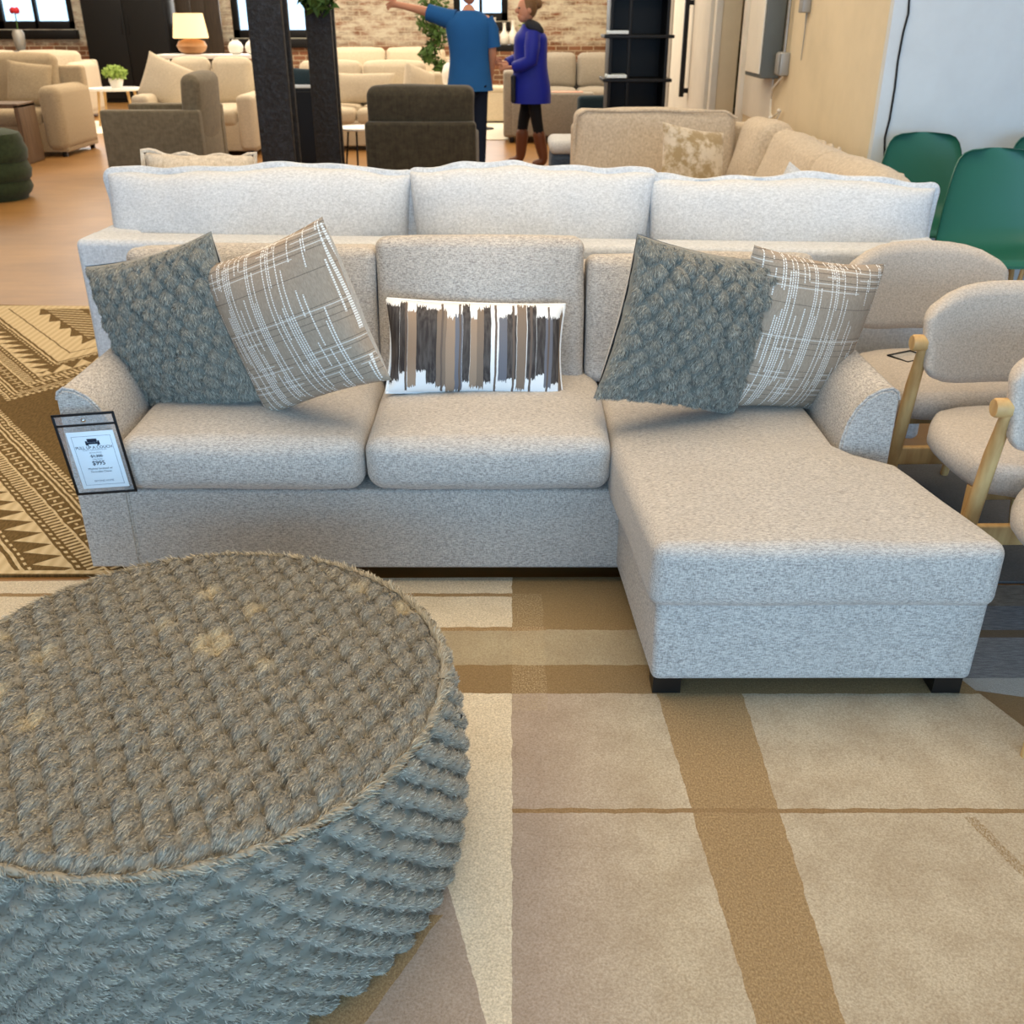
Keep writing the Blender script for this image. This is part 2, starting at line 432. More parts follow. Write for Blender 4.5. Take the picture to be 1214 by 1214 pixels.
def tribal_rug_mat():
    m = Mat('tribal_flatweave', 0.95, 0.1)
    wob = (m.noise(14, detail=2)-0.5)*0.02
    q = (m.x+2.17).abs()*1.22
    a = m.y-q+wob; b = m.y+q+wob
    CR = m.mix((m.x*170).sin()*0.5+0.5, (224, 202, 160), (206, 182, 140))
    st = m.ramp(m.noise((140, 40, 1), detail=2), 0.35, 0.65)
    BR = m.mix(st, (96, 76, 44), (122, 98, 60))
    right_up = (m.x > -2.17)*(m.y > 4.05)
    l = (m.x-1.22*m.y+right_up*(2.44*m.y))/1.58             # metres along a band
    def bands(e, up):
        lines = e.within(.03, .04)+e.within(.078, .09)+e.within(.105, .117)+e.within(.205, .217)
        fringe = e.within(.008, .03)*((l*230).sin() > 0.1)
        slash = e.within(.05, .068)*((l*165+e*60).sin() > 0.2)
        tick = e.within(.132, .195)*((l*113).sin() > 0.80)
        dash = e.within(.158, .172)*((l*113).sin() < -0.62)
        comb = e.within(.217, .283)*((l*270).sin() > 0.0)
        slash2 = e.within(.296, .312)*((l*165+e*60).sin() > 0.2)
        saw = (l*10.2).fr()
        teeth = e.within(.325, .475)*((e < .33+saw*.14) if up else (e < .47-saw*.14))
        dash2 = e.within(.485, .498)*((l*165).sin() > 0.0)
        late = e.within(.512, .528)+e.within(.548, .68)+e.within(.692, .82)
        return (lines+fringe+slash+tick+dash+comb+slash2+teeth+dash2+late).mn(1)
    low = bands(3.965-b, False); upp = bands(a-4.03, True)
    f = (b < 3.965)*low+(a > 4.03)*upp
    # inner diamond: sawteeth and stripes
    inn = a > 4.85
    stripes = ((m.y*150+m.x*30).sin() > 0.2)
    tri = (a < 4.94)*(((m.x*9).fr()-0.5).abs()*0.18 > a-4.86)
    f = f*(inn*-1+1)+inn*(tri+(a > 4.96)*(a < 5.2)*stripes*0.8+((a-5.3+((m.x*9).fr()-0.5).abs()*0.14).abs() < 0.02)).mn(1)
    edge = (m.y < 2.565)+(m.y > 5.60)
    f = f*(edge.mn(1)*-1+1)+(m.y.within(2.565, 2.585)+m.y.within(5.53, 5.60))
    fine = m.noise(260, detail=2)
    m.color(m.mix(fine*0.22, m.mix(f.mn(1), BR, CR), (96, 74, 44))); m.bump(fine+f*0.6, 0.5, 0.004); return m.m

# ------------------------------------------------------------------ the setting
def struct(o): return tag(o, kind='structure')
struct(MB().prism([(-14, -4), (7, -4), (7, 22), (-14, 22)], -0.1, 0).build('floor', m_floor, smooth=False))
struct(MB().prism([(-14, -4), (7, -4), (7, 22), (-14, 22)], 4.2, 4.3).build('ceiling', m_trimwhite, smooth=False))
def wall_boxes(name, m, boxes):
    b = MB()
    for (x0, x1, y0, y1, z0, z1) in boxes: b.soft(((x0+x1)/2, (y0+y1)/2, (z0+z1)/2), (x1-x0, y1-y0, z1-z0), 0.002, rs=1)
    return struct(b.build(name, m))
WINS = [(-9.75, -8.28, 1.22), (-5.30, -3.80, 1.07), (-1.10, -0.08, 1.36)]
bx = []; px = -14
for (x0, x1, z0) in WINS:
    bx += [(px, x0, 21, 21.3, 0, 4.2), (x0, x1, 21, 21.3, 0, z0), (x0, x1, 21, 21.3, 3.3, 4.2)]; px = x1
bx.append((px, 2.05, 21, 21.3, 0, 4.2))
wall_boxes('wall_back', m_brick, bx)
for i, (x0, x1, z0) in enumerate(WINS):
    b = MB(); c = (x0+x1)/2
    for (cx, cz, sx, sz) in ((x0+.06, (z0+3.3)/2, .12, 3.3-z0), (x1-.06, (z0+3.3)/2, .12, 3.3-z0), (c, z0+.07, x1-x0, .14), (c, 3.24, x1-x0, .12), (c, (z0+3.3)/2, .06, 3.3-z0)):
        b.soft((cx, 21.08, cz), (sx, .1, sz), .005, rs=1)
    w = struct(b.build('window_%d' % (i+1), m_black))
    MB().soft((c, 21.1, (z0+3.3)/2), (x1-x0-.1, .01, 3.2-z0), .001, rs=1).build('pane', m_glass, w)
    MB().soft((c, 20.95, z0-.09), (x1-x0+.1, .16, .16), .01, rs=1).build('sill', m_black, w)
wall_boxes('wall_right', m_wall_cream, [(2.05, 2.25, 6.06, 9.585, 0, 4.2), (2.05, 2.25, 9.585, 10.9, 2.5, 4.2), (2.05, 2.25, 10.9, 21.3, 0, 4.2)])
wall_boxes('wall_front_right', m_wall_white, [(2.052, 7, 6.0, 6.06, 0, 4.2), (6.9, 7, -4, 6.0, 0, 4.2)])
wall_boxes('wall_backroom', m_wall_cream, [(2.25, 6, 14.0, 14.1, 0, 4.2), (5.9, 6, 6.06, 14, 0, 4.2)])
wall_boxes('wall_front', m_wall_cream, [(-14, 7, -4.1, -4, 0, .25), (-14, 7, -4.1, -4, 2.75, 4.2), (-14, -4.3, -4.1, -4, .25, 2.75), (4.9, 7, -4.1, -4, .25, 2.75)])
wall_boxes('wall_left', m_wall_cream, [(-14.1, -14, -4, 22, 0, 4.2)])
wall_boxes('trim_1', m_trimwhite, [(2.0, 2.06, 9.50, 9.60, 0, 2.55), (2.0, 2.06, 10.88, 11.0, 0, 2.55), (2.0, 2.06, 9.5, 11.0, 2.5, 2.6)])
d1 = wall_boxes('door_1', m_trimwhite, [(1.97, 2.045, 11.05, 14.6, 0, 2.4)])
b = MB(); b.soft((1.90, 12.1, 1.28), (.05, .06, 1.25), .006)
for z in (.72, 1.60): b.soft((1.935, 12.1, z), (.09, .05, .05), .005)
b.build('door_handle', m_black, d1)
MB().soft((1.965, 14.0, 1.2), (.012, .9, 2.3), .003).build('door_panel', m_grey, d1)

rug = MB().prism([(-1.50, 2.50), (-0.4, 2.52), (0.9, 2.53), (1.04, 2.22), (1.118, 2.017), (1.189, 1.833), (1.30, 1.56), (1.52, 1.1), (1.8, .4), (-1.9, .4)], 0.0085, 0.02)
tag(rug.build('area_rug', beige_rug_mat(), smooth=False), 'large beige patchwork rug with brown bands under the furry pouf and chaise', 'rug')
rug = MB().prism([(0.8, 2.50), (2.9, 2.50), (2.9, 0.3), (0.8, 0.3)], 0.0, 0.008)
tag(rug.build('area_rug', grey_rug_mat(), smooth=False), 'slate grey banded rug beneath the oak dining chairs', 'rug')
rug = MB().prism([(1.1, 2.52), (3.2, 2.52), (3.2, 3.4), (1.1, 3.4)], 0.0, 0.008)
tag(rug.build('area_rug', charcoal_rug_mat(), smooth=False), 'plain charcoal rug under the rear dining chair', 'rug')
rug = MB().prism([(-4.4, 2.53), (-1.12, 2.56), (-1.12, 5.55), (-2.3, 5.58), (-4.4, 5.70)], 0.0, 0.008)
tag(rug.build('area_rug', tribal_rug_mat(), smooth=False), 'brown and cream tribal zigzag rug left of the sofa', 'rug')
m_shag = plain('white_shag', (232, 226, 210), 0.95, 0.1, var=0.05, scale=30)
tag(MB().prism([(-7.4, 14.6), (-4.2, 14.6), (-4.2, 16.4), (-7.4, 16.4)], 0, .012).build('area_rug', m_shag, smooth=False), 'white rug under the small round-edged coffee table at far left', 'rug')
tag(MB().prism([(-1.6, 13.9), (-0.05, 13.9), (-0.05, 16.4), (-1.6, 16.4)], 0, .012).build('area_rug', m_shag, smooth=False), 'white rug on the floor between the two standing people', 'rug')

# ------------------------------------------------------------------ main sofa with chaise
sofa = thing('sectional_sofa', 'greige tweed sofa with chaise and scattered pillows, price card on its left arm', 'sofa')
L, Rr, F, B = -1.205, 1.025, 2.482, 3.36
MB().soft(((L+Rr)/2, 2.895, .195), (2.08, .815, .25), .012, n=4, rs=3, amp=.002).build('base', m_sofa, sofa)
def arm_poly(side):
    pr = [(0, .075), (0, .585), (.006, .606), (.022, .617), (.05, .612), (.082, .594), (.108, .562), (.126, .520), (.136, .47), (.14, .40), (.14, .075)]
    return [((L+x) if side < 0 else (Rr-x), z) for x, z in pr]
for sd in (-1, 1):
    p = arm_poly(sd)
    if sd < 0: p = p[::-1]
    ys = [F, F+.006, F+.02, F+.2, F+.45, B-.05, B]
    cx = sum(a for a, _ in p)/len(p); V = []; Fa = []; n = len(p)
    for i, y in enumerate(ys):
        k = .93 if i == 0 else (.985 if i == 1 else 1)
        for (x, z) in p: V.append((cx+(x-cx)*k, y, .34+(z-.34)*(.97 if i == 0 else .992 if i == 1 else 1)))
    for i in range(len(ys)-1):
        for j in range(n): Fa.append((i*n+j, i*n+(j+1) % n, (i+1)*n+(j+1) % n, (i+1)*n+j))
    Fa.append(tuple(range(n))[::-1]); Fa.append(tuple((len(ys)-1)*n+j for j in range(n)))
    Fa = [f[::-1] for f in Fa]
    a = MB().add(V, Fa).build('arm', m_sofa, sofa, angle=40)
    pp = arm_poly(sd)
    MB().tube([(cx+(x-cx)*1.0, F+.006, z) for x, z in pp[1:]], .004, 6).build('piping', m_sofa, a)
MB().soft(((L+Rr)/2, 3.27, .44), (Rr-L-.02, .17, .66), .03, n=3, rs=3).build('back_frame', m_sofa, sofa)
def seat(x0, x1, seed):
    MB().soft(((x0+x1)/2, 2.80, .405), (x1-x0, .70, .155), .045, (.004, .012, .022), n=6, rs=4, amp=.004, freq=6, seed=seed).build('seat_cushion', m_sofa_flat, sofa)
seat(-1.062, -.402, 1); seat(-.396, .268, 2)
def chaise_fn(x0f, x0b, xmid, z):
    def fn(p):
        u = (p.x+.42)/.84; y = p.y+2.50
        t = max(0, min(1, (2.50-y)/.58))
        lo = .27+.045*t
        w = max(0, min(1, (2.47-y)/.10)); w = w*w*(3-2*w)
        t2 = max(0, min(1, (2.40-y)/.45))
        hi = .88*(1-w)+(1.0+.10*t2)*w
        return (lo+u*(hi-lo), y, p.z)
    return fn
MB().soft((0, 0, .368), (.84, 1.16, .165), .034, (.006, .008, .024), n=16, rs=4, amp=.004, freq=5, seed=5, fn=chaise_fn(0, 0, 0, 0)).build('chaise_cushion', m_sofa_flat, sofa)
MB().soft((.697, 2.235, .185), (.765, .58, .225), .018, n=3, rs=3, amp=.002, fn=lambda p: (p.x-(p.y)*.06, p.y, p.z)).build('chaise_base', m_sofa, sofa)
def bcush(x0, x1, top, seed, tilt, mat=m_sofa, y=3.08):
    h = top-.45
    MB().soft((0, 0, 0), (x1-x0, .17, h), .032, (.0, .045, .008), n=6, rs=4, amp=.010, freq=5, seed=seed,
              M=T(((x0+x1)/2, y, .45+h/2), (tilt, 0, 0))).build('back_cushion', mat, sofa)
bcush(-1.17, -.415, .86, 1, -.16); bcush(-.415, .222, .885, 2, -.16); bcush(.228, .92, .835, 3, -.16)
for (x, y) in ((.375, 1.998), (1.055, 1.998)):
    MB().prism([(-.034, -.03), (.034, -.03), (.034, .03), (-.034, .03)], .02, .08).build('foot', m_blackwood, sofa, smooth=False, loc=(x, y, 0))
for (x, y) in ((-1.12, 2.7), (-1.12, 3.3), (.2, 2.95), (.95, 3.3)):
    MB().soft((x, y, .0425), (.08, .08, .075), .004, rs=1).build('foot', m_blackwood, sofa)

# ------------------------------------------------------------------ price card on the left arm
tg = thing('price_card', 'black-edged clear price card reading $995 pinned to left sofa arm front', 'price card', (-1.108, 2.432, .452), (0.06, -.075, 0))
tw, th = .166, .238
b = MB()
for (cx, cz, sx, sz) in ((0, th/2-.003, tw, .007), (0, -th/2+.003, tw, .007), (-tw/2+.003, 0, .007, th), (tw/2-.003, 0, .007, th), (0, th/2-.033, tw, .006)):
    b.soft((cx, 0, cz), (sx, .004, sz), .001, rs=1)
b.build('edge_frame', m_black, tg)
MB().soft((0, .0005, 0), (tw-.008, .0015, th-.008), .0004, rs=1).build('clear_sleeve', m_clear, tg)
pp = MB().soft((.004, -.001, -.017), (.126, .0008, .168), .0003, rs=1).build('paper_sheet', m_paper, tg)
b = MB()
for (cx, cz, sx, sz) in ((0, .066, .104, .0008), (0, -.078, .104, .0008), (-.052, -.006, .0008, .145), (.052, -.006, .0008, .145)):
    b.soft((.004+cx, -.0018, -.012+cz), (sx, .0004, sz), .0001, rs=1)
b.build('border_line', m_ink2, pp)
b = MB(); zc = .037
b.soft((.004, -.002, zc+.004), (.026, .0006, .010), .0002, rs=1); b.soft((.004, -.002, zc-.004), (.030, .0006, .005), .0002, rs=1)
for s in (-1, 1): b.soft((.004+s*.0165, -.002, zc-.003), (.005, .0006, .012), .0002, rs=1); b.soft((.004+s*.013, -.002, zc-.009), (.003, .0006, .004), .0002, rs=1)
b.build('couch_emblem', m_ink, pp)
def lettering(txt, x, z, size, m, parent, bold=0, y=-.0019):
    cu = bpy.data.curves.new('lettering', 'FONT'); cu.body = txt; cu.size = size; cu.align_x = 'CENTER'; cu.align_y = 'CENTER'; cu.offset = bold; cu.resolution_u = 3
    o = bpy.data.objects.new('lettering_curve', cu); COL.objects.link(o)
    me = bpy.data.meshes.new_from_object(o.evaluated_get(bpy.context.evaluated_depsgraph_get()))
    bpy.data.objects.remove(o); bpy.data.curves.remove(cu)
    me.materials.clear(); me.materials.append(m); me.name = 'lettering'
    me.transform(Matrix.Rotation(PI/2, 4, 'X')); me.transform(Matrix.Translation((x, y, z)))
    o = bpy.data.objects.new('lettering', me); link(o, parent); return o
for (t, z, sz, m, bo) in (('PULL UP A COUCH', .0205, .0115, m_ink, .00005), ('QUALITY FURNITURE FOR LESS', .0135, .0046, m_ink2, 0), ('RETAIL PRICE', .005, .0055, m_ink2, 0),
                          ('$1,300', -.005, .0115, m_ink, .0001), ('OUR PRICE', -.0145, .0055, m_ink2, 0), ('$995', -.026, .0175, m_ink, .0002),
                          ('Mayfield Sectional w/', -.042, .0078, m_ink, 0), ('Reversible Chaise', -.051, .0078, m_ink, 0), ('BEYOND HOME', -.079, .0075, m_ink2, 0)):
    lettering(t, .004, z, sz, m, pp, bo)
MB().soft((.004, -.002, -.005), (.036, .0004, .0008), .0001, rs=1).build('strike_line', m_ink, pp)
MB().lathe([(.001, 0), (.006, .001), (.0065, .003), (.004, .006), (.001, .007)], k=12, M=T((.0, -.002, th/2-.018), (PI/2, 0, 0))).build('pin', m_chrome, tg)

# ------------------------------------------------------------------ fur: bumpy shell plus short blades
def bumps(u, v, a, b, la, lb, seed=0, jit=0.22):
    h = np.zeros_like(u); j0 = np.floor(v/b)
    for dj in (-1, 0, 1, 2):
        j = j0+dj-0
        off = np.mod(j, 2)*a/2
        i0 = np.round((u-off)/a)
        for di in (-1, 0, 1):
            i = i0+di
            r1 = np.mod(np.sin(i*127.1+j*311.7+seed)*43758.5453, 1)-.5; r2 = np.mod(np.sin(i*269.5+j*183.3+seed)*43758.5453, 1)-.5
            du = (u-(i*a+off+r1*a*jit))/la; dv = (v-(j*b+r2*b*jit))/lb
            h = np.maximum(h, np.sqrt(np.maximum(0, 1-du*du-dv*dv))*(1+.5*r1*jit*2))
    return h
def fur_mat(name, dark, light, thread):
    m = Mat(name, 0.9, 0.2)
    at = m.nt.nodes.new('ShaderNodeAttribute'); at.attribute_name = 'tone'
    sp = m.nt.nodes.new('ShaderNodeSeparateColor'); m.nt.links.new(at.outputs['Color'], sp.inputs[0])
    t, k = E_(m.nt, sp.outputs[0]), E_(m.nt, sp.outputs[1])
    m.color(m.mix(k, m.mix(t, dark, light), thread)); m.set(Sheen_Weight=0.2); return m.m
m_fur = fur_mat('grey_faux_fur', (92, 85, 72), (196, 186, 166), (226, 206, 164))
m_fur2 = fur_mat('sage_grey_faux_fur', (80, 78, 70), (184, 178, 162), (176, 168, 152))
def furry(name, patches, mat, parent, nblade, blen, bwid, seed=1, comb_w=1.0, up=.33, back=0.0):
    """patches: list of (surf(u,v)->P,N,comb,tone2 ; u-grid, v-grid ; sampler)"""
    rg = np.random.default_rng(seed); Vs = []; Fs = []; Cs = []; n0 = 0
    F3 = []
    for (surf, U, Vv, sample, share, lsc) in patches:
        nu, nv = U.shape
        P, N, C, K, Hh = surf(U.ravel(), Vv.ravel())
        Vs.append(P); Cs.append(np.c_[np.full(len(P), .35), np.clip(K*.6+back*(Hh < .25)*(lsc == 1), 0, 1), np.zeros(len(P)), np.ones(len(P))])
        i, j = np.meshgrid(np.arange(nu-1), np.arange(nv-1), indexing='ij'); a = (i*nv+j).ravel()
        Fs.append(np.c_[a, a+nv, a+nv+1, a+1]+n0); n0 += len(P)
        nb = int(nblade*share); u, v = sample(rg, nb)
        P, N, C, K, Hh = surf(u, v); keep = rg.random(len(u)) < np.clip((Hh-.22)*3.0, .04, 1)
        u, v, P, N, C, K = u[keep], v[keep], P[keep], N[keep], C[keep], K[keep]; nb = len(u)
        C = C-N*(C*N).sum(1)[:, None]; C /= np.linalg.norm(C, axis=1)[:, None]+1e-9
        rnd = rg.normal(size=(nb, 3))*.22
        d = N*up+C*comb_w+rnd; d /= np.linalg.norm(d, axis=1)[:, None]
        Ln = blen*lsc*(.6+.8*rg.random(nb))[:, None]
        d2 = d+C*.5-N*.25+rg.normal(size=(nb, 3))*.15; d2 /= np.linalg.norm(d2, axis=1)[:, None]
        w = np.cross(d, N+rg.normal(size=(nb, 3))*.5); w /= np.linalg.norm(w, axis=1)[:, None]; w = w*bwid
        p0 = P-N*.001; p1 = p0+d*Ln*.5; p2 = p1+d2*Ln*.5
        blk = np.stack([p0-w, p0+w, p1-w*.8, p1+w*.8, p2], 1).reshape(-1, 3)
        Vs.append(blk)
        tone = np.clip(.5+.36*rg.normal(size=nb), 0, 1); kk = np.clip(K+(rg.random(nb) < .04)*.5, 0, 1)
        Cs.append(np.repeat(np.c_[tone, kk, np.zeros(nb), np.ones(nb)], 5, 0))
        q = np.arange(nb)*5+n0
        Fs.append(np.c_[q, q+1, q+3, q+2]); F3.append(np.c_[q+2, q+3, q+4]); n0 += nb*5
    V = np.concatenate(Vs).astype(np.float32); Q = np.concatenate(Fs).astype(np.int32); Tt = np.concatenate(F3).astype(np.int32); Cc = np.concatenate(Cs).astype(np.float32)
    me = bpy.data.meshes.new(name); me.vertices.add(len(V)); me.vertices.foreach_set('co', V.ravel())
    li = np.concatenate([Q.ravel(), Tt.ravel()]); tot = np.r_[np.full(len(Q), 4), np.full(len(Tt), 3)].astype(np.int32)
    me.loops.add(len(li)); me.loops.foreach_set('vertex_index', li); me.polygons.add(len(tot))
    me.polygons.foreach_set('loop_start', np.r_[0, np.cumsum(tot)[:-1]].astype(np.int32)); me.polygons.foreach_set('loop_total', tot)
    me.polygons.foreach_set('use_smooth', np.ones(len(tot), bool))
    me.update(calc_edges=True); me.validate()
    ca = me.color_attributes.new('tone', 'FLOAT_COLOR', 'POINT'); ca.data.foreach_set('color', Cc.ravel())
    me.materials.append(mat)
    o = bpy.data.objects.new(name, me); link(o, parent); return o
def with_normals(pos, eps=.0015):
    def surf(u, v, comb, K):
        P = pos(u, v); A = pos(u+eps, v)-P; Bv = pos(u, v+eps)-P
        N = np.cross(A, Bv); N /= (np.linalg.norm(N, axis=1)[:, None]+1e-12); return P, N, comb, K
    return surf

# pouf
RP, ZP = .475, .405
pouf = thing('fur_pouf', 'large round pouf in tufted grey faux fur on the beige rug', 'pouf', (-.597, 1.50, .02))
def disc_pos(u, v):
    r = np.hypot(u, v); k = np.clip((RP-r)/.05, 0, 1)
    h = bumps(u, v, .047, .042, .0235, .040, 3)
    z = ZP-.037+.018*(1-(r/RP)**2)+h*.033*np.clip(k+.35, 0, 1)-(1-np.sqrt(1-(1-k)**2))*.016
    return np.c_[u, v, z]
def disc_surf(u, v):
    P, N, C, K = with_normals(disc_pos)(u, v, None, None); Hh = bumps(u, v, .047, .042, .0235, .040, 3)
    C = np.zeros_like(P); C[:, 1] = -1; C[:, 0] = -.25
    K = np.clip((np.sin(u*9+1.3)*np.cos(v*8-1.2+u*5)*.6+.55*np.sin(u*31+v*9)*np.sin(v*27-u*12)-.62)*2.2, 0, .55)
    return P, N, C, K, Hh
def concentric(a, b):
    r = np.where(np.abs(a) > np.abs(b), a, b)
    with np.errstate(divide='ignore', invalid='ignore'):
        ph = np.where(np.abs(a) > np.abs(b), PI/4*np.nan_to_num(b/a), PI/2-PI/4*np.nan_to_num(a/b))
    return RP*r*np.cos(ph), RP*r*np.sin(ph)
g = np.linspace(-1, 1, 300); ga, gb = np.meshgrid(g, g, indexing='ij'); gu, gv = concentric(ga, gb)
def disc_sample(rg, n):
    r = RP*np.sqrt(rg.random(n)); t = rg.random(n)*2*PI; return r*np.cos(t), r*np.sin(t)
def side_pos(u, v):                                       # u metres round the girth, v height
    h = bumps(u, v, PI*2*RP/54, .030, .0270, .0150, 8)
    belly = .022*np.sin(np.clip(v/(ZP-.02), 0, 1)*PI)+.012*(1-np.clip(v/ZP, 0, 1))
    r = RP-.017+h*.027+belly; t = u/RP
    return np.c_[r*np.cos(t), r*np.sin(t), v]
def side_surf(u, v):
    P, N, C, K = with_normals(side_pos)(u, v, None, None); Hh = bumps(u, v, PI*2*RP/54, .030, .0270, .0150, 8)
    t = u/RP; C = np.c_[np.sin(t)*-.9, np.cos(t)*.9, np.full(len(u), -.45)]
    return P, N, C, np.zeros(len(u)), Hh
su, sv = np.meshgrid(np.linspace(0, 2*PI*RP, 900), np.linspace(.0, ZP-.022, 150), indexing='ij')
furry('fur_cover', [(disc_surf, gu, gv, disc_sample, .46, 1),
                    (side_surf, su, sv, lambda rg, n: (rg.random(n)*2*PI*RP, rg.random(n)*(ZP-.022)), .54, .85)], m_fur, pouf, 330000, .0115, .0007, 4, back=.45)
def seam_pos(u, v):
    t = u/RP; a = v*2*PI/.06; rr = .0075+.002*np.sin(u*90)
    return np.c_[(RP-.004+rr*np.cos(a))*np.cos(t), (RP-.004+rr*np.cos(a))*np.sin(t), ZP-.026+rr*np.sin(a)]
def seam_surf(u, v):
    P, N, C, K = with_normals(seam_pos)(u, v, None, None)
    t = u/RP; C = np.c_[np.cos(t)*.5-np.sin(t)*.5, np.sin(t)*.5+np.cos(t)*.5, np.zeros(len(u))]
    return P, N, C, np.full(len(u), .12), np.ones(len(u))
su, sv = np.meshgrid(np.linspace(0, 2*PI*RP, 400), np.linspace(0, .06, 9), indexing='ij')
furry('seam_trim', [(seam_surf, su, sv, lambda rg, n: (rg.random(n)*2*PI*RP, rg.random(n)*.06), 1, 1)], m_fur, pouf, 9000, .015, .0008, 9)

# throw pillows on the sofa
m_back_grey = fabric('pillow_backing_grey', (196, 194, 190), (150, 148, 146), 120, 120, 160, .3, .7)
def fur_pillow(label, loc, rot, size, t, seed):
    p = thing('throw_pillow', label, 'pillow', loc, rot, None)
    MB().pillow(size, size, t, .07, 18, .005, seed, sides=(-1,)).build('backing', m_back_grey, p)
    h2 = size/2
    def pos(u, v):
        a, b = u/h2, v/h2
        x = u*(1-.07*(1-b*b)); z = v*(1-.07*(1-a*a))
        d = np.maximum(0, (1-a*a)*(1-b*b))**.45
        h = bumps(u, v, .056, .038, .0295, .031, seed, .25)
        return np.c_[x, -t/2*d+(.012-h*.034)*np.minimum(1, d*2.5)-.001, z]
    def surf(u, v):
        P, N, C, K = with_normals(pos)(u, v, None, None)
        C = np.zeros_like(P); C[:, 2] = -1; C[:, 0] = .3*np.sin(v*30+u*17)
        return P, N, C, np.zeros(len(u)), bumps(u, v, .056, .038, .0295, .031, seed, .25)
    gg = np.sin(np.linspace(-.5, .5, 120)*PI)*.5+np.linspace(-.5, .5, 120)*1.0; gg = gg/gg.max()*h2*.999
    uu, vv = np.meshgrid(gg, gg, indexing='ij')
    furry('fur_face', [(surf, uu, vv, lambda rg, n: ((rg.random(n)*2-1)*h2*.99, (rg.random(n)*2-1)*h2*.99), 1, 1)], m_fur2, p, 42000, .0115, .0008, seed)
    return p
def weave_mat():
    m = Mat('taupe_yarn_weave', .95, .15)
    cx = (m.x/.0075).floor(); fx = (m.x/.0075).fr(); w = m.white(cx, 3)
    rz = (m.z/.0085).floor(); fz = (m.z/.0065+w*7).fr()
    seg = m.white(cx, (m.z/.07+w*5).floor())
    dash = (fz < .74)*(fx.within(.25, .72))*((w*.6+seg*.5) > .60)
    w2 = m.white((m.z/.017).floor(), 9); hz = (m.z/.017).fr()
    hl = (hz < .14)*(w2 > .55)*(m.white((m.x/.06).floor(), (m.z/.017).floor()) > .35)
    hd = ((hz-.5).abs() < .07)*(w2 > .4)
    n = m.noise((300, 300, 90), detail=2)
    c = m.mix(n, (188, 168, 146), (138, 120, 102)); c = m.mix(hd*.6, c, (92, 80, 70)); c = m.mix(hl*.75, c, (226, 218, 206))
    m.color(m.mix(dash, c, (240, 234, 224))); m.bump(dash+n*.4, .8, .004); return m.m
m_weave = weave_mat()
def weave_pillow(label, loc, rot, size, t, seed):
    p = thing('throw_pillow', label, 'pillow', loc, rot)
    MB().pillow(size, size, t, .07, 26, .005, seed, sides=(1,)).build('woven_face', m_weave, p)
    MB().pillow(size, size, t, .07, 20, .005, seed, sides=(-1,)).build('backing', m_back_grey, p)
    return p
def brush_mat():
    m = Mat('painted_stripe_cotton', .9, .15)
    wob = (m.noise((30, 30, 6), detail=3)-.5)*.010
    xx = m.x+wob
    g1 = (xx/.024+(xx*23).sin()*.35); c1 = g1.floor(); r = m.white(c1, 1); r2 = m.white(c1, 2); r3 = m.white(c1, 5)
    jag = (m.noise((220, 1, 1), detail=2)-.5)*.05
    ink = (m.z < .128-r2*.055+jag)*(m.z > -.072-r3*.062+jag*.8)*((r < .95)*((g1.fr()-.5).abs() < .46+r2*.3))
    dk = m.mix(m.ramp(m.noise((120, 120, 14), detail=3), .35, .65), (62, 56, 54), (92, 86, 82))
    c = m.mix(r3 > .62, dk, (132, 114, 98)); c = m.mix(r2 > .66, c, (112, 112, 118)); c = m.mix(r > .78, c, (160, 136, 114))
    thin = ((xx/.052).fr() < .12)*(m.z < .125)*(m.z > -.13)*(m.white((xx/.052).floor(), 8) > .25)
    c = m.mix(ink, (238, 236, 232), c); c = m.mix(thin, c, (108, 94, 84))
    m.color(c); m.bump(m.noise(400, detail=1), .2, .002); return m.m
fur_pillow('grey faux fur pillow leaning on the left sofa arm', (-0.953, 2.781, 0.681), (.02, -.28, -.38), .48, .17, 11)
weave_pillow('taupe woven pillow with white dashes overlapping the left fur pillow', (-0.582, 2.609, 0.758), (.03, -.38, -.42), .445, .18, 5)
lp = thing('lumbar_pillow', 'small oblong pillow with grey and brown brush stripes on the middle seat', 'pillow', (-.107, 2.85, .612), (-.40, .05, .06))
MB().pillow(.525, .275, .16, .05, 24, .009, 8, sides=(1,)).build('striped_face', brush_mat(), lp)
MB().pillow(.525, .275, .13, .05, 20, .005, 8, sides=(-1,)).build('backing', m_back_grey, lp)
MB().tube(pillow_outline(.525, .275, .05), .004, 6, closed=True).build('piping', m_whitelac, lp)
fur_pillow('grey faux fur pillow propped on the chaise', (0.48, 2.65, 0.727), (.03, .22, .30), .45, .17, 14)
weave_pillow('taupe woven pillow with white dashes against the right sofa arm', (0.806, 2.774, 0.674), (.10, .19, .40), .47, .18, 6)

# ------------------------------------------------------------------ ivory sofa standing back to back with the main one
bs = thing('sofa', 'long ivory boucle sofa seen from behind with three flanged back cushions', 'sofa', (-.03, 3.53, 0), (0, 0, -.062))
MB().soft((0, .09, .42), (3.10, .16, .70), .025, n=4, rs=3, amp=.003).build('back_frame', m_white, bs)
for sd in (-1, 1): MB().soft((sd*1.46, .57, .42), (.18, .88, .70), .025, n=3, rs=3, amp=.002).build('arm', m_white, bs)
MB().soft((0, .58, .20), (2.76, .84, .28), .02, n=2).build('base', m_white, bs)
for i in range(3): MB().soft((-.915+i*.915, .66, .42), (.90, .68, .18), .05, (.0, .01, .02), n=3, rs=3, seed=i, amp=.004).build('seat_cushion', m_white, bs)
for x in (-1.48, 1.48):
    for y in (.09, .95): MB().soft((x, y, .035), (.07, .07, .07), .004, rs=1).build('foot', m_blackwood, bs)
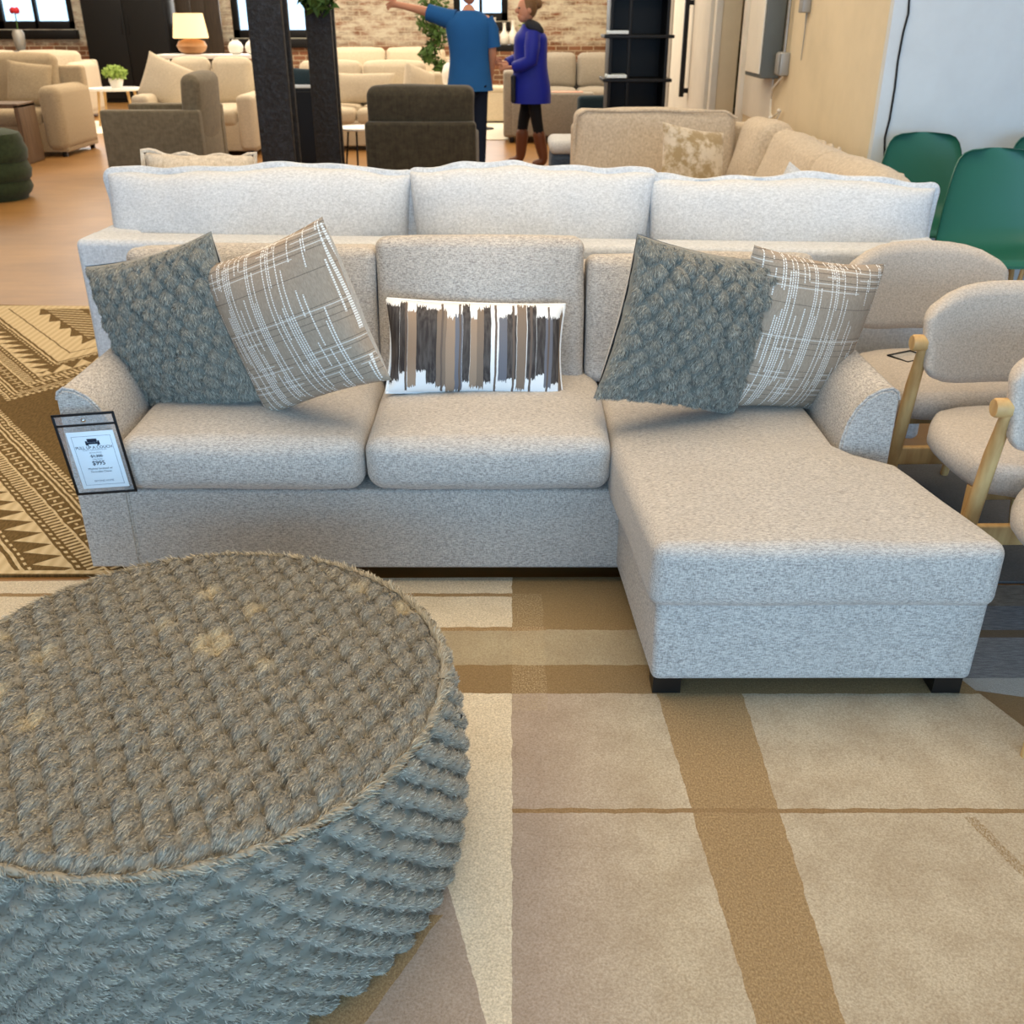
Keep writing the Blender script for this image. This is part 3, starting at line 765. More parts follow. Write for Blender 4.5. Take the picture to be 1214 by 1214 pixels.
for i, (x0, x1, z1, rz) in enumerate(((-1.53, -.352, .972, -.012), (-.372, .538, .982, .012), (.498, 1.555, .952, .006))):
    w = x1-x0; h = .54; t = .30; sd = i*3.3
    M = T(((x0+x1)/2, .30, z1-h/2), (-.10, rz, 0))
    def sag(p, w=w, sd=sd, h=h):
        k = p.x/w*2; v = p.z/h*2; top = max(0, v)
        side = 1-.035*(1-max(0, v)**2)                       # sides drawn in below the top corners
        dz = (.008*math.cos(k*PI*.9)+.006*math.sin(k*5+sd)+.004*math.sin(k*13+sd))*top
        return (p.x*side, p.y+.01*math.sin(k*6+sd)*top, p.z+dz)
    c = MB().pillow(w, h, t, .0, 34, .010, i+2, pw=.36, fn=sag, M=M).build('back_cushion', m_white, bs, weld=True)
    pts = []
    for k in range(200):                                     # flange along the seam: up the left side, over the top, down the right
        q = k/199*(h+w+h)
        if q < h: x, z, nx, nz = -w/2, -h/2+q, -1, 0
        elif q < h+w: x, z, nx, nz = -w/2+q-h, h/2, 0, 1
        else: x, z, nx, nz = w/2, h/2-(q-h-w), 1, 0
        rc = .03                                             # round the corners a little
        ax_, az_ = abs(x)-(w/2-rc), z-(h/2-rc)
        if ax_ > 0 and az_ > 0: d = math.hypot(ax_, az_); nx, nz = math.copysign(ax_/d, x), az_/d; x, z = math.copysign(w/2-rc+rc*ax_/d, x), h/2-rc+rc*az_/d
        pts.append((x, z, nx, nz, q))
    V = []; Fq = []
    for (x, z, nx, nz, q) in pts:
        wv = .004*math.sin(q*30+sd)+.007*noise.noise(Vector((q*13, sd, 0))); Ln = .017+.006*noise.noise(Vector((q*9, 2, sd)))
        for (o_, yo) in ((-.012, -.006), (Ln*.7, -.007+wv), (Ln, wv), (Ln*.7, .007+wv), (-.012, .006)):
            p = sag(Vector((x+nx*o_, yo, z+nz*o_))); V.append(p)
    for k in range(len(pts)-1):
        for m_ in range(5): Fq.append((k*5+m_, k*5+(m_+1) % 5, (k+1)*5+(m_+1) % 5, (k+1)*5+m_))
    MB().add(V, Fq, M).build('flange', m_white, c, angle=70)
p = thing('throw_pillow', 'sand boucle pillow peeking over the left end of the ivory sofa', 'pillow', (-1.25, 4.12, .80), (-.3, .05, .1))
MB().pillow(.44, .42, .20, .06, 18, .012, 3, pw=.3).build('cover', m_boucle, p)
MB().tube([(x, y+.006*math.sin(i*1.9), z+.008*math.sin(i*1.3)) for i, (x, y, z) in enumerate(pillow_outline(.44, .42, .06, 16))], .010, 6, closed=True).build('flange', m_boucle, p)

# ------------------------------------------------------------------ sand sectional along the right-hand wall
se = thing('sectional_sofa', 'sand coloured corner sectional against the cream wall behind the ivory sofa', 'sofa', (0, 0, 0))
MB().soft((1.50, 6.15, .2), (.95, 2.9, .30), .03, n=2).build('base', m_boucle, se)
MB().soft((.75, 7.1, .2), (.7, 1.0, .30), .03, n=2).build('base', m_boucle, se)
MB().soft((1.91, 6.42, .45), (.10, 2.40, .62), .04, n=2, rs=3).build('back_frame', m_boucle, se)
MB().soft((1.2, 7.62, .45), (1.55, .14, .70), .04, n=2, rs=3).build('back_frame', m_boucle, se)
for (cx, cy, sx, sy) in ((1.45, 5.3, .82, 1.1), (1.45, 6.4, .82, 1.1), (.95, 7.15, .98, .72)):
    MB().soft((cx, cy, .40), (sx, sy, .17), .06, (0, 0, .02), n=3, rs=3, amp=.006).build('seat_cushion', m_boucle, se)
c = MB().soft((0, 0, 0), (1.12, .22, .52), .07, (0, .03, .01), n=8, rs=3, amp=.014, freq=4, seed=9, M=T((.985, 7.38, .645), (-.1, .02, 0))).build('back_cushion', m_boucle, se)
MB().tube([(.985+.555*math.copysign(min(1, abs(a)), a), 7.30, .645+.262*b) for a, b in [(-1, -.9), (-1, .6), (-.97, .88), (-.85, 1.0), (-.4, .97), (0, 1.0), (.4, .96), (.85, .97), (1, .8)]], .010, 6).build('piping', m_boucle, c)
for (cy, sy, h, z, sd, ry, m) in ((7.05, .62, .50, .61, 2, .30, m_boucle), (6.05, 1.15, .50, .60, 4, .34, m_boucle), (5.12, 1.00, .50, .60, 7, .34, m_boucle)):
    c = MB().soft((0, 0, 0), (.24, sy, h), .09, (.03, 0, .02), n=8, rs=3, amp=.022, freq=3.4, seed=sd, M=T((1.66, cy, z), (0, ry, .0))).build('back_cushion', m, se)
    pts = [Vector((.05+.012*math.sin(i*2.1), -sy/2+.03+(sy-.06)*i/24, h/2+.005+.010*math.sin(i*1.7+sd)-.05*abs(i/12-1)**6)) for i in range(25)]
    M = T((1.66, cy, z), (0, ry, 0)); MB().tube([M @ q for q in pts], .012, 6).build('flange', m, c)
for (x, y) in ((1.12, 4.8), (1.9, 4.8), (1.9, 7.5), (.5, 7.5)): MB().soft((x, y, .03), (.06, .06, .06), .004, rs=1).build('foot', m_blackwood, se)
def velvet_mat():
    m = Mat('gold_velvet_swirl', .7, .3); n = m.noise(9, detail=4, rough=.7)
    m.color(m.mix(m.ramp(n, .42, .56), (164, 142, 104), (216, 202, 180))); m.set(Sheen_Weight=.4); return m.m
p = thing('throw_pillow', 'gold and cream patterned pillow leaning in the corner of the sand sectional', 'pillow', (1.13, 6.55, .66), (-.35, .18, .35))
MB().pillow(.46, .44, .16, .07, 18, .012, 7).build('cover', velvet_mat(), p)
p = thing('throw_pillow', 'small pale pillow corner between sand cushions and ivory sofa', 'pillow', (1.34, 4.75, .62), (-.2, .5, -.35))
MB().pillow(.40, .40, .14, .07, 14, .006, 9).build('cover', m_white, p)

# ------------------------------------------------------------------ oak dining chairs
def dining_chair(label, loc, rz=0):
    t = thing('dining_chair', label, 'chair', loc, (0, 0, rz), 'oak dining chairs in a row')
    MB().soft((0, -.02, .455), (.50, .49, .085), .040, (.004, .004, .012), n=6, rs=4,
              fn=lambda p: (p.x*(1-.22*max(0, p.y/.245)**3-.10*max(0, -p.y/.245)**3), p.y*(1-.28*abs(p.x/.25)**3), p.z)).build('seat', m_oat, t)
    def bend(p):
        u = p.x/.262; v = (p.z-.0)/.128
        y = p.y-.085*u*u+.02*v
        z = p.z*(1-.42*abs(u)**4) + (.012*(1-u*u) if v > 0 else 0)-.0
        return (p.x*(1-.03*(v < 0)), y, z+.69)
    MB().soft((0, .25, 0), (.524, .060, .256), .029, (0, .006, .004), n=10, rs=3, fn=bend).build('backrest', m_oat, t)
    for s in (-1, 1):
        l = MB().tube([(s*.245, .275, 0), (s*.252, .245, .30), (s*.254, .200, .56), (s*.256, .167, .694)], [.0135, .019, .0185, .014], 12).build('leg', m_oak, t)
        MB().lathe([(.001, 0), (.020, .001), (.0225, .006), (.0225, .040), (.019, .047), (.001, .048)], k=16, M=T((s*.292, .172, .690), (0, s*-PI/2, 0))).build('peg', m_oak, l)
        MB().tube([(s*.245, -.215, 0), (s*.215, -.17, .42)], [.0125, .019], 12).build('leg', m_oak, t)
    MB().soft((0, .238, .33), (.49, .022, .055), .006).build('rear_rail', m_oak, t)
    MB().soft((0, -.12, .385), (.40, .024, .05), .006).build('front_rail', m_oak, t)
    return t
ch = dining_chair('oatmeal upholstered oak dining chair farthest back, beside the right sofa arm', (1.33, 2.99, .010), .05)
c2 = dup(ch, (1.38, 2.455, .010), (0, 0, .03), 'oatmeal upholstered oak dining chair between two others, level with the chaise back')
c3 = dup(ch, (1.385, 1.955, .010), (0, 0, .02), 'oatmeal upholstered oak dining chair nearest the camera at the right edge')
tk = thing('price_card', 'black-edged card lying on the seat of the rear dining chair', 'price card', (1.27, 3.07, .5175), (0, 0, .5))
for (cx, cy, sx, sy) in ((0, .04, .10, .006), (0, -.04, .10, .006), (-.05, 0, .006, .086), (.05, 0, .006, .086)):
    MB().soft((cx, cy, 0), (sx, sy, .004), .001, rs=1).build('edge', m_black, tk)
MB().soft((0, 0, -.0005), (.096, .078, .0016), .0005, rs=1).build('clear_sleeve', m_clear, tk)

# green plastic shell chairs
def shell_chair(label, loc, rz):
    t = thing('shell_chair', label, 'chair', loc, (0, 0, rz), 'green shell chairs')
    prof = [(-.24, .455), (-.22, .475), (-.12, .462), (.02, .452), (.12, .458), (.17, .49), (.195, .56), (.215, .66), (.235, .76), (.250, .83), (.258, .868), (.264, .896), (.267, .910), (.268, .915)]
    wid = [.19, .215, .235, .245, .250, .252, .246, .234, .216, .200, .186, .163, .128, .075]
    V = []; Fq = []; n = 20
    for off in (0, .012):
        for i, ((y, z), w) in enumerate(zip(prof, wid)):
            for j in range(n+1):
                u = -1+2*j/n
                cup = .05*u*u
                k = min(1, max(0, (i-3)/3)); dy, dz = -cup*k, cup*(1-k)*.8
                V.append((w*math.sin(u*PI/2*.9)/math.sin(PI/2*.9), y+dy+off*k, z+dz-off*(1-k)))
    m = len(prof); N = m*(n+1)
    for i in range(m-1):
        for j in range(n):
            a = i*(n+1)+j; Fq.append((a, a+1, a+n+2, a+n+1)); Fq.append((N+a, N+a+n+1, N+a+n+2, N+a+1))
    rim = [i*(n+1) for i in range(m)]+[(m-1)*(n+1)+j for j in range(1, n+1)]+[i*(n+1)+n for i in range(m-2, -1, -1)]+[j for j in range(n-1, 0, -1)]
    for a, b_ in zip(rim, rim[1:]+rim[:1]): Fq.append((a, N+a, N+b_, b_))
    MB().add(V, Fq).build('seat_shell', m_greenplastic, t, angle=60)
    for sx in (-1, 1):
        for sy in (-1, 1): MB().tube([(sx*.21, sy*.2, 0), (sx*.12, sy*.10, .445)], [.011, .016], 8).build('leg', m_oak, t)
    return t
g1 = shell_chair('green plastic shell chair beside the black wall cable', (2.235, 5.55, 0), -.08)
dup(g1, (2.335, 4.84, 0), (0, 0, -.05), 'green plastic shell chair standing in front of the other two')
dup(g1, (2.90, 5.48, 0), (0, 0, -.05), 'green plastic shell chair partly cut by the right picture edge')

# wall fittings on the cream wall
ep = thing('electrical_panel', 'tall grey electrical panel box high on the cream wall', 'electrical panel', (2.05, 8.55, 1.05))
MB().soft((-.006, .45, .25), (.012, 1.05, 1.2), .003, rs=1).build('backboard', m_trimwhite, ep)
MB().soft((-.085, .0, .5), (.145, .55, 1.0), .008).build('cabinet', m_grey_metal, ep)
MB().soft((-.162, .0, .5), (.012, .50, .94), .004).build('door', m_trimwhite, ep)
jb = thing('junction_box', 'small grey junction box below the electrical panel with a loose wire', 'junction box', (2.05, 8.12, 1.10))
MB().soft((-.035, 0, .06), (.07, .13, .16), .008).build('box_body', m_galv, jb)
MB().soft((-.075, 0, .06), (.008, .11, .14), .004).build('cover', m_galv, jb)
MB().tube([(-.03, 0, .14), (-.03, 0, .6)], .012, 8).build('conduit', m_galv, jb)
ob = thing('conduit_box', 'grey conduit box at the top of the cream wall right of the panel', 'junction box', (2.05, 7.70, 1.50))
MB().soft((-.03, 0, .16), (.06, .10, .32), .008).build('box_body', m_galv, ob)
MB().tube([(-.012, 0, 0), (-.010, .0, -.12), (-.010, .01, -.30)], [.006, .004, .003], 6).build('wire_tail', m_galv, ob)
sw = thing('light_switch', 'small switch plate on the cream wall near the opening', 'switch', (2.05, 9.25, 1.42))
MB().soft((-.006, 0, .0), (.012, .08, .12), .004, rs=1).build('plate', m_trimwhite, sw)
MB().soft((-.015, 0, .0), (.012, .02, .04), .003, rs=1).build('toggle', m_grey_metal, sw)
pts = [(2.03, 8.12, 1.08), (2.00, 8.30, .98), (2.03, 8.42, .90), (2.02, 8.36, .80), (2.0, 8.20, .78), (2.03, 8.08, .84), (2.01, 8.16, .72), (2.03, 8.02, .70), (2.0, 8.1, .64), (2.03, 8.0, .60)]
w = tag(MB().tube(pts, .007, 6).build('string_light_cord', m_trimwhite), 'pale tangled light cord hanging below the junction box', 'cord')
for k, q in enumerate(pts[4:]): MB().ball((q[0]-.015, q[1], q[2]), .014, 5).build('bulb', m_ceramic, w)
b = MB(); pts = []
for (x, y) in ((1067, -60), (1063, 0), (1061, 42), (1055, 62), (1049, 92), (1046, 120), (1040, 155), (1034, 176), (1034, 200)):
    pts.append((2.07+(x-1034)*.0042+(y-190)*.0042*.165+.05, 5.985, .80+(190-y)*.0047))
tag(MB().tube(pts, .0058, 6).build('wall_cable', m_black), 'thin black cable running down the white wall corner', 'cable')

# ------------------------------------------------------------------ showroom background
def gsofa(label, cx, y0, w, d, seat_h, back_h, arm_h, n, m, rz=0, name='sofa', group=None, arms=(1, 1), aw=.2, cr=.06, back_y=None):
    t = thing(name, label, 'sofa' if name == 'sofa' else 'armchair', (cx, y0+d/2, 0), (0, 0, rz), group)
    MB().soft((0, .02, .06+(seat_h-.20)/2), (w-.04, d-.06, seat_h-.20+.02), .02, n=1).build('base', m, t)
    MB().soft((0, d/2-.09, (.06+back_h-.12)/2), (w-.04, .16, back_h-.18), .04, n=2).build('back_frame', m, t)
    iw = w-aw*sum(arms); x0 = -w/2+aw*arms[0]
    for s, on in ((-1, arms[0]), (1, arms[1])):
        if on: MB().soft((s*(w/2-aw/2), 0, .06+(arm_h-.06)/2), (aw, d, arm_h-.06), min(cr, aw/2), n=2, rs=3).build('arm', m, t)
    for i in range(n):
        c = x0+iw*(i+.5)/n
        MB().soft((c, -.08, seat_h-.09), (iw/n-.01, d-.22, .18), .06, (0, .01, .03), n=4, rs=3, amp=.006, seed=i).build('seat_cushion', m, t)
        MB().soft((0, 0, 0), (iw/n-.02, .2, back_h-seat_h+.02), .08, (0, .04, .02), n=5, rs=3, amp=.012, seed=i+3, M=T((c, d/2-.25, (back_h+seat_h)/2), (-.12, 0, 0))).build('back_cushion', m, t)
    for sx in (-1, 1):
        for sy in (-1, 1): MB().soft((sx*(w/2-.08), sy*(d/2-.08), .03), (.05, .05, .06), .004, rs=1).build('foot', m_blackwood, t)
    return t
def pillow_at(label, loc, rot, w, h, m, t=.16, seed=1):
    p = thing('throw_pillow', label, 'pillow', loc, rot)
    MB().pillow(w, h, t, .06, 12, .008, seed, pw=.35).build('cover', m, p)
    return p
gsofa('tan linen sofa at the far left edge behind the wooden side table', -6.22, 12.15, 2.2, 1.0, .50, 1.06, .76, 2, m_tan, cr=.1, aw=.26)
pillow_at('tan throw pillow on the far left tan sofa', (-5.62, 12.60, .76), (-.25, .15, .3), .48, .48, m_tan)
st = thing('side_table', 'C-shaped dark wood side table beside the far left tan sofa', 'side table', (-5.80, 11.75, 0))
for nm, c, s in (('top', (0, 0, .60), (.95, .42, .045)), ('upright', (.45, 0, .31), (.05, .42, .60)), ('foot_bar', (.16, 0, .025), (.62, .42, .05))):
    MB().soft(c, s, .006).build(nm, m_brownwood, st)
def leaf_ball(c, r, n, size, seed, sq=1.0):
    rg = random.Random(seed); V = []; Fq = []
    for i in range(n):
        d = Vector((rg.gauss(0, 1), rg.gauss(0, 1), rg.gauss(0, 1))).normalized(); q = Vector(c)+Vector((d.x*r, d.y*r, d.z*r*sq))*rg.random()**.35
        a = Vector((rg.gauss(0, 1), rg.gauss(0, 1), rg.gauss(0, 1))).normalized(); b_ = a.cross(d).normalized()
        s = size*(.6+.8*rg.random()); k = len(V)
        V += [q-a*s, q+b_*s*.45+d*s*.15, q+a*s, q-b_*s*.45+d*s*.15]; Fq.append((k, k+1, k+2, k+3))
    return MB().add(V, Fq)
def potted(name, label, loc, pot_r, pot_h, r, zc, n, size, mp, ml, seed, stem=False, sq=1.0):
    t = thing(name, label, 'plant', loc)
    MB().lathe([(pot_r*.7, 0), (pot_r, pot_h*.7), (pot_r, pot_h), (pot_r*.85, pot_h), (pot_r*.8, pot_h*.8)], k=16).build('pot', mp, t)
    leaf_ball((0, 0, zc), r, n, size, seed, sq).build('foliage', ml, t, smooth=False)
    MB().tube([(0, 0, pot_h*.7), (.01, 0, (pot_h+zc)/2), (0, 0, zc)], .008 if not stem else .02, 6).build('stem', m_darkbrown, t)
    return t
potted('potted_plant', 'small dark green plant on the C-shaped wooden side table', (-5.92, 11.75, .6225), .05, .06, .11, .13, 260, .03, m_ceramic, m_leaf, 1)
pf = thing('tufted_pouf', 'channel tufted moss green pouf at the left picture edge', 'pouf', (-4.62, 9.3, 0))
MB().lathe([(.24, .0), (.25, .03), (.275, .05), (.30, .10), (.28, .165), (.30, .18), (.315, .25), (.285, .325), (.30, .34), (.312, .42), (.285, .485), (.29, .50), (.27, .555), (.18, .585), (.05, .59)], k=32).build('cover', m_green, pf)
MB().lathe([(.22, -.0), (.24, .02), (.23, .03)], k=24).build('plinth', m_black, pf)
gsofa('cream sofa whose right end shows beneath the far left window', -7.85, 16.6, 2.4, 1.0, .45, .95, .82, 2, m_cream, cr=.1)
cb = thing('wardrobe', 'tall black two-door cabinet between window and lamp', 'cabinet', (-6.98, 20.2, 0))
MB().soft((0, .1, 1.3), (1.5, .6, 2.6), .01).build('carcass', m_black, cb)
for s in (-1, 1):
    d = MB().soft((s*.372, -.215, 1.32), (.735, .03, 2.5), .006).build('door', m_black, cb)
    MB().soft((s*.06, -.24, 1.3), (.02, .02, .3), .004, rs=1).build('handle', m_black, d)
wb = thing('screen_panel', 'tall dark brown wood panel right of the black cabinet', 'panel', (-5.78, 20.5, 0))
for i in range(3): MB().soft((-.27+i*.27, .02*(i % 2), 1.2), (.265, .04, 2.4), .006).build('leaf', m_darkbrown, wb)
tb = thing('coffee_table', 'white topped oval coffee table with oak legs at far left', 'coffee table', (-5.78, 15.75, .012))
MB().lathe([(.36, .475), (.395, .482), (.40, .495), (.395, .51), (.05, .512)], k=32, sy=.8).build('top', m_whitelac, tb)
for a in (.6, 2.5, 3.8, 5.6): MB().tube([(.33*math.cos(a), .26*math.sin(a), 0), (.27*math.cos(a), .2*math.sin(a), .48)], [.014, .022], 8).build('leg', m_oak, tb)
potted('potted_plant', 'pale green bushy plant in white pot on the coffee table', (-5.74, 15.7, .524), .10, .13, .17, .20, 420, .035, m_ceramic, m_leaf_pale, 2, sq=.6)
gsofa('cream sofa with scatter pillow behind the taupe armchair', -3.66, 12.25, 1.40, 1.25, .50, 1.00, .66, 2, m_cream)
pillow_at('large cream pillow leaning on the arm of the cream sofa behind the taupe armchair', (-4.08, 12.75, .77), (-.25, .45, .4), .52, .52, m_cream, .2)
ct = thing('console_table', 'white console table carrying the table lamp behind the cream sofa', 'table', (-4.05, 14.9, 0))
MB().soft((0, 0, .97), (1.5, .4, .05), .006).build('top', m_whitelac, ct)
for sx in (-1, 1):
    for sy in (-1, 1): MB().soft((sx*.70, sy*.16, .475), (.05, .05, .95), .004, rs=1).build('leg', m_whitelac, ct)
lm = thing('table_lamp', 'table lamp with glowing cream shade and round tan base', 'lamp', (-4.34, 14.9, .995))
MB().lathe([(.10, 0), (.17, .04), (.20, .10), (.17, .16), (.07, .20), (.03, .21)], k=24).build('lamp_base', m_terra, lm)
MB().tube([(0, 0, .20), (0, 0, .26)], .012, 8).build('neck', m_galv, lm)
def shade_mat():
    m = Mat('lit_lamp_shade', .8, .2); m.color((236, 214, 170)); m.set(Emission_Color=(*lin((255, 214, 150)), 1), Emission_Strength=.9); return m.m
MB().lathe([(.235, .20), (.19, .50), (.185, .50), (.23, .205)], k=32).build('lamp_shade', shade_mat(), lm)
for (x, lb) in ((-3.75, 'white round vase on the console right of the lamp'), (-3.52, 'white round vase nearest the black post on the console')):
    v = tag(MB().lathe([(.05, 0), (.09, .03), (.105, .09), (.08, .14), (.04, .17), (.045, .18)], k=16).build('vase', m_ceramic, loc=(x, 14.9, .995)), lb, 'vase', 'white vases on the console')
ac = thing('armchair', 'taupe armchair in side view behind the left end of the ivory sofa', 'armchair', (-3.50, 10.75, 0), (0, 0, 0))
MB().soft((0, .0, .26), (.94, .74, .38), .02).build('base', m_taupe, ac)
for s in (-1, 1):
    MB().soft((.0, s*.40, .36), (.96, .13, .60), .025, n=3).build('arm', m_taupe, ac)
MB().soft((0, 0, 0), (.18, .82, .70), .08, (.02, 0, .02), n=4, rs=3, M=T((.385, 0, .62), (0, .06, 0))).build('backrest', m_taupe, ac)
MB().soft((-.06, 0, .48), (.80, .66, .16), .06, (0, 0, .02), n=3, rs=3).build('seat_cushion', m_taupe, ac)
for sx in (-1, 1):
    for sy in (-1, 1): MB().soft((sx*.42, sy*.34, .04), (.05, .05, .08), .004, rs=1).build('foot', m_blackwood, ac)
def ipost(label, x, y, w, d):
    t = thing('steel_column', label, 'column', (x, y, 0))
    MB().soft((0, -d/2+.03, 2.1), (w, .06, 4.2), .012, n=2).build('front_flange', m_post, t)
    MB().soft((0, d/2-.03, 2.1), (w, .06, 4.2), .012, n=2).build('rear_flange', m_post, t)
    MB().soft((.0, 0, 2.1), (w*.5, d-.10, 4.2), .008).build('web', m_post, t)
    MB().soft((0, 0, .015), (w+.14, d+.14, .03), .005).build('base_plate', m_post, t)
ipost('thick rough black column left of the pair', -1.765, 8.05, .25, .26)
ipost('slimmer rough black column right of the pair, vine hanging at its top', -1.59, 9.2, .215, .22)
hp = tag(leaf_ball((-1.57, 9.02, 1.66), .17, 380, .05, 5).build('hanging_vine', m_leaf, smooth=False), 'green trailing vine at the top of the slimmer black column', 'plant')
pd = thing('storage_cabinet', 'low black cabinet standing between the two black columns', 'cabinet', (-2.02, 10.2, 0))
MB().soft((0, .0, .45), (.62, .5, .86), .01).build('carcass', m_black, pd)
for s in (-1, 1): MB().soft((s*.15, -.26, .45), (.29, .02, .8), .005).build('door', m_black, pd)
pillow_at('dark green pillow glimpsed between the black columns', (-2.55, 12.75, .74), (-.3, .1, 0), .5, .40, m_teal)
gsofa('cream two-seat sofa behind the dark olive armchair', -1.87, 12.75, 2.0, 1.1, .47, .95, .64, 2, m_cream, cr=.09)
pillow_at('oblong cream pillow in the middle of the cream two-seat sofa', (-1.78, 13.12, .68), (-.3, 0, 0), .72, .36, m_cream)
pillow_at('rounded cream pillow propped at the right arm of the two-seat sofa', (-1.12, 13.0, .70), (-.2, .35, .8), .46, .46, m_cream, .22)
gsofa('long cream sofa below the brick wall behind the two-seat sofa', -2.0, 16.6, 2.3, 1.0, .45, .99, .68, 2, m_cream)
sd_ = thing('side_table', 'round pale side table with thin dark legs beside the slimmer black column', 'side table', (-1.56, 10.78, 0))
MB().lathe([(.20, .44), (.225, .448), (.225, .462), (.20, .468), (.02, .468)], k=28).build('top', m_whitelac, sd_)
for a in (.5, 2.6, 4.7): MB().tube([(.2*math.cos(a), .2*math.sin(a), 0), (.13*math.cos(a), .13*math.sin(a), .445)], .010, 8).build('leg', m_blackwood, sd_)
a2 = thing('armchair', 'dark olive armchair seen from behind over the ivory sofa', 'armchair', (-.735, 8.85, 0))
MB().soft((0, -.30, .40), (.89, .14, .64), .03, n=3, rs=3).build('back_frame', m_olive, a2)
MB().soft((0, 0, 0), (.86, .20, .52), .07, (0, .02, .01), n=5, rs=3, amp=.008, M=T((0, -.19, .72), (.10, 0, 0))).build('back_cushion', m_olive, a2)
for s in (-1, 1): MB().soft((s*.40, .06, .34), (.09, .70, .52), .03).build('arm', m_olive, a2)
MB().soft((0, .10, .22), (.74, .62, .26), .03).build('base', m_olive, a2)
MB().soft((0, .12, .42), (.70, .60, .16), .05, (0, 0, .02), n=3, rs=3).build('seat_cushion', m_olive, a2)
for sx in (-1, 1):
    for sy in (-1, 1): MB().soft((sx*.38, .02+sy*.30, .04), (.05, .05, .08), .004, rs=1).build('foot', m_blackwood, a2)
ot = thing('potted_tree', 'slim leafy tree standing left of the man in blue', 'plant', (-1.07, 14.95, 0))
MB().lathe([(.13, 0), (.17, .2), (.18, .34), (.15, .34), (.14, .28)], k=18).build('pot', m_ceramic, ot)
MB().tube([(0, 0, .26), (.03, 0, .8), (0, .02, 1.3), (-.03, 0, 2.0)], [.02, .016, .012, .006], 6).build('trunk', m_darkbrown, ot)
lf = MB()
for i, (x, y, z, r) in enumerate(((-.05, 0, 1.0, .14), (.06, .05, 1.2, .16), (-.08, 0, 1.4, .17), (.02, -.06, 1.62, .2), (.08, 0, 1.85, .2), (.10, 0, .82, .10))):
    q = leaf_ball((x, y, z), r, 150, .045, 10+i); lf.add(q.v, q.f)
lf.build('foliage', m_leaf, ot, smooth=False)
vp = tag(MB().lathe([(.06, 0), (.12, .05), (.13, .16), (.10, .26), (.05, .30), (.06, .32)], k=16).build('vase', m_ceramic, loc=(-.80, 14.35, .62)), 'white vase standing behind the arm of the cream two-seat sofa', 'vase')
pl = thing('plinth_table', 'low white table under the white vase left of the man', 'table', (-.80, 14.35, 0))
MB().soft((0, 0, .60), (.42, .36, .04), .006).build('top', m_whitelac, pl)
for sx in (-1, 1):
    for sy in (-1, 1): MB().soft((sx*.17, sy*.14, .29), (.04, .04, .58), .004, rs=1).build('leg', m_whitelac, pl)
# window console between the people
wc = thing('console_table', 'black console table under the window between the two people', 'table', (-.10, 18.9, 0))
MB().soft((0, 0, .96), (.86, .45, .10), .006).build('top', m_black, wc)
for sx in (-1, 1):
    for sy in (-1, 1): MB().soft((sx*.38, sy*.18, .455), (.06, .06, .91), .004, rs=1).build('leg', m_darkbrown, wc)
for (x, h, lb) in ((-.30, .42, 'tall white bottle vase on the black console nearest the man'), (-.13, .34, 'white bottle vase in the middle of the black console'), (.02, .38, 'white bottle vase nearest the green plant on the console')):
    tag(MB().lathe([(.05, 0), (.07, .02), (.075, h*.45), (.03, h*.62), (.022, h*.9), (.03, h)], k=14).build('bottle_vase', m_ceramic, loc=(x, 18.85, 1.01)), lb, 'vase', 'white vases on the black console')
potted('potted_plant', 'bright green spiky plant on the black console beside the woman', (.25, 18.9, 1.01), .06, .08, .15, .17, 160, .06, m_ceramic, m_leaf_pale, 4, sq=1.1)
fl = thing('floor_lamp', 'thin black floor lamp stand between the two people', 'lamp', (-.42, 15.2, .012))
MB().lathe([(.16, 0), (.16, .015), (.05, .03), (.012, .06)], k=20).build('base', m_black, fl)
MB().tube([(0, 0, .03), (0, 0, 1.95)], .014, 8).build('pole', m_black, fl)
MB().lathe([(.20, 1.9), (.15, 2.2), (.145, 2.2), (.195, 1.905)], k=20).build('lamp_shade', m_whitelac, fl)
lb_ = thing('storage_bench', 'low cream bench beneath the black console between the people', 'bench', (-.40, 16.3, .012))
MB().soft((0, 0, .23), (.95, .45, .42), .03).build('base', m_cream, lb_); MB().soft((0, 0, .46), (.97, .47, .08), .03, n=2).build('cushion', m_cream, lb_)
# grey-beige sofas to the right of the woman
gs = thing('sofa', 'beige sofa in side view behind the woman, papers on its broad arm', 'sofa', (.50, 13.9, 0))
MB().soft((-.52, .5, .46), (.18, 1.7, .78), .04, n=2).build('back_frame', m_grey, gs)
MB().soft((.02, -.25, .34), (1.04, .24, .52), .03, n=2).build('arm', m_grey, gs)
MB().soft((.05, .5, .22), (.98, 1.4, .28), .02).build('base', m_grey, gs)
MB().soft((.1, .55, .42), (.85, 1.3, .16), .05, (0, 0, .02), n=2).build('seat_cushion', m_grey, gs)
for x in (-.5, .45): MB().soft((x, -.2, .04), (.06, .06, .08), .004, rs=1).build('foot', m_blackwood, gs)
tag(MB().soft((.70, 13.65, .605), (.40, .16, .006), .002, rs=1).build('paper_sheet', m_pink), 'pink paper sheet on the broad arm of the beige sofa', 'paper')
gsofa('stone grey sofa against the brick wall right of the woman', 1.0, 16.2, 1.7, .95, .46, .93, .66, 2, m_grey)
tc = thing('accent_chair', 'dark teal chair between the beige sofa and the black bookcase', 'armchair', (1.12, 12.9, 0), (0, 0, .3))
MB().soft((0, 0, .25), (.5, .6, .36), .05, n=2).build('seat', m_teal, tc); MB().soft((0, .26, .42), (.5, .14, .36), .05, n=2).build('backrest', m_teal, tc)
for sx in (-1, 1):
    for sy in (-1, 1): MB().tube([(sx*.2, sy*.25, 0), (sx*.18, sy*.22, .1)], .018, 8).build('leg', m_oak, tc)
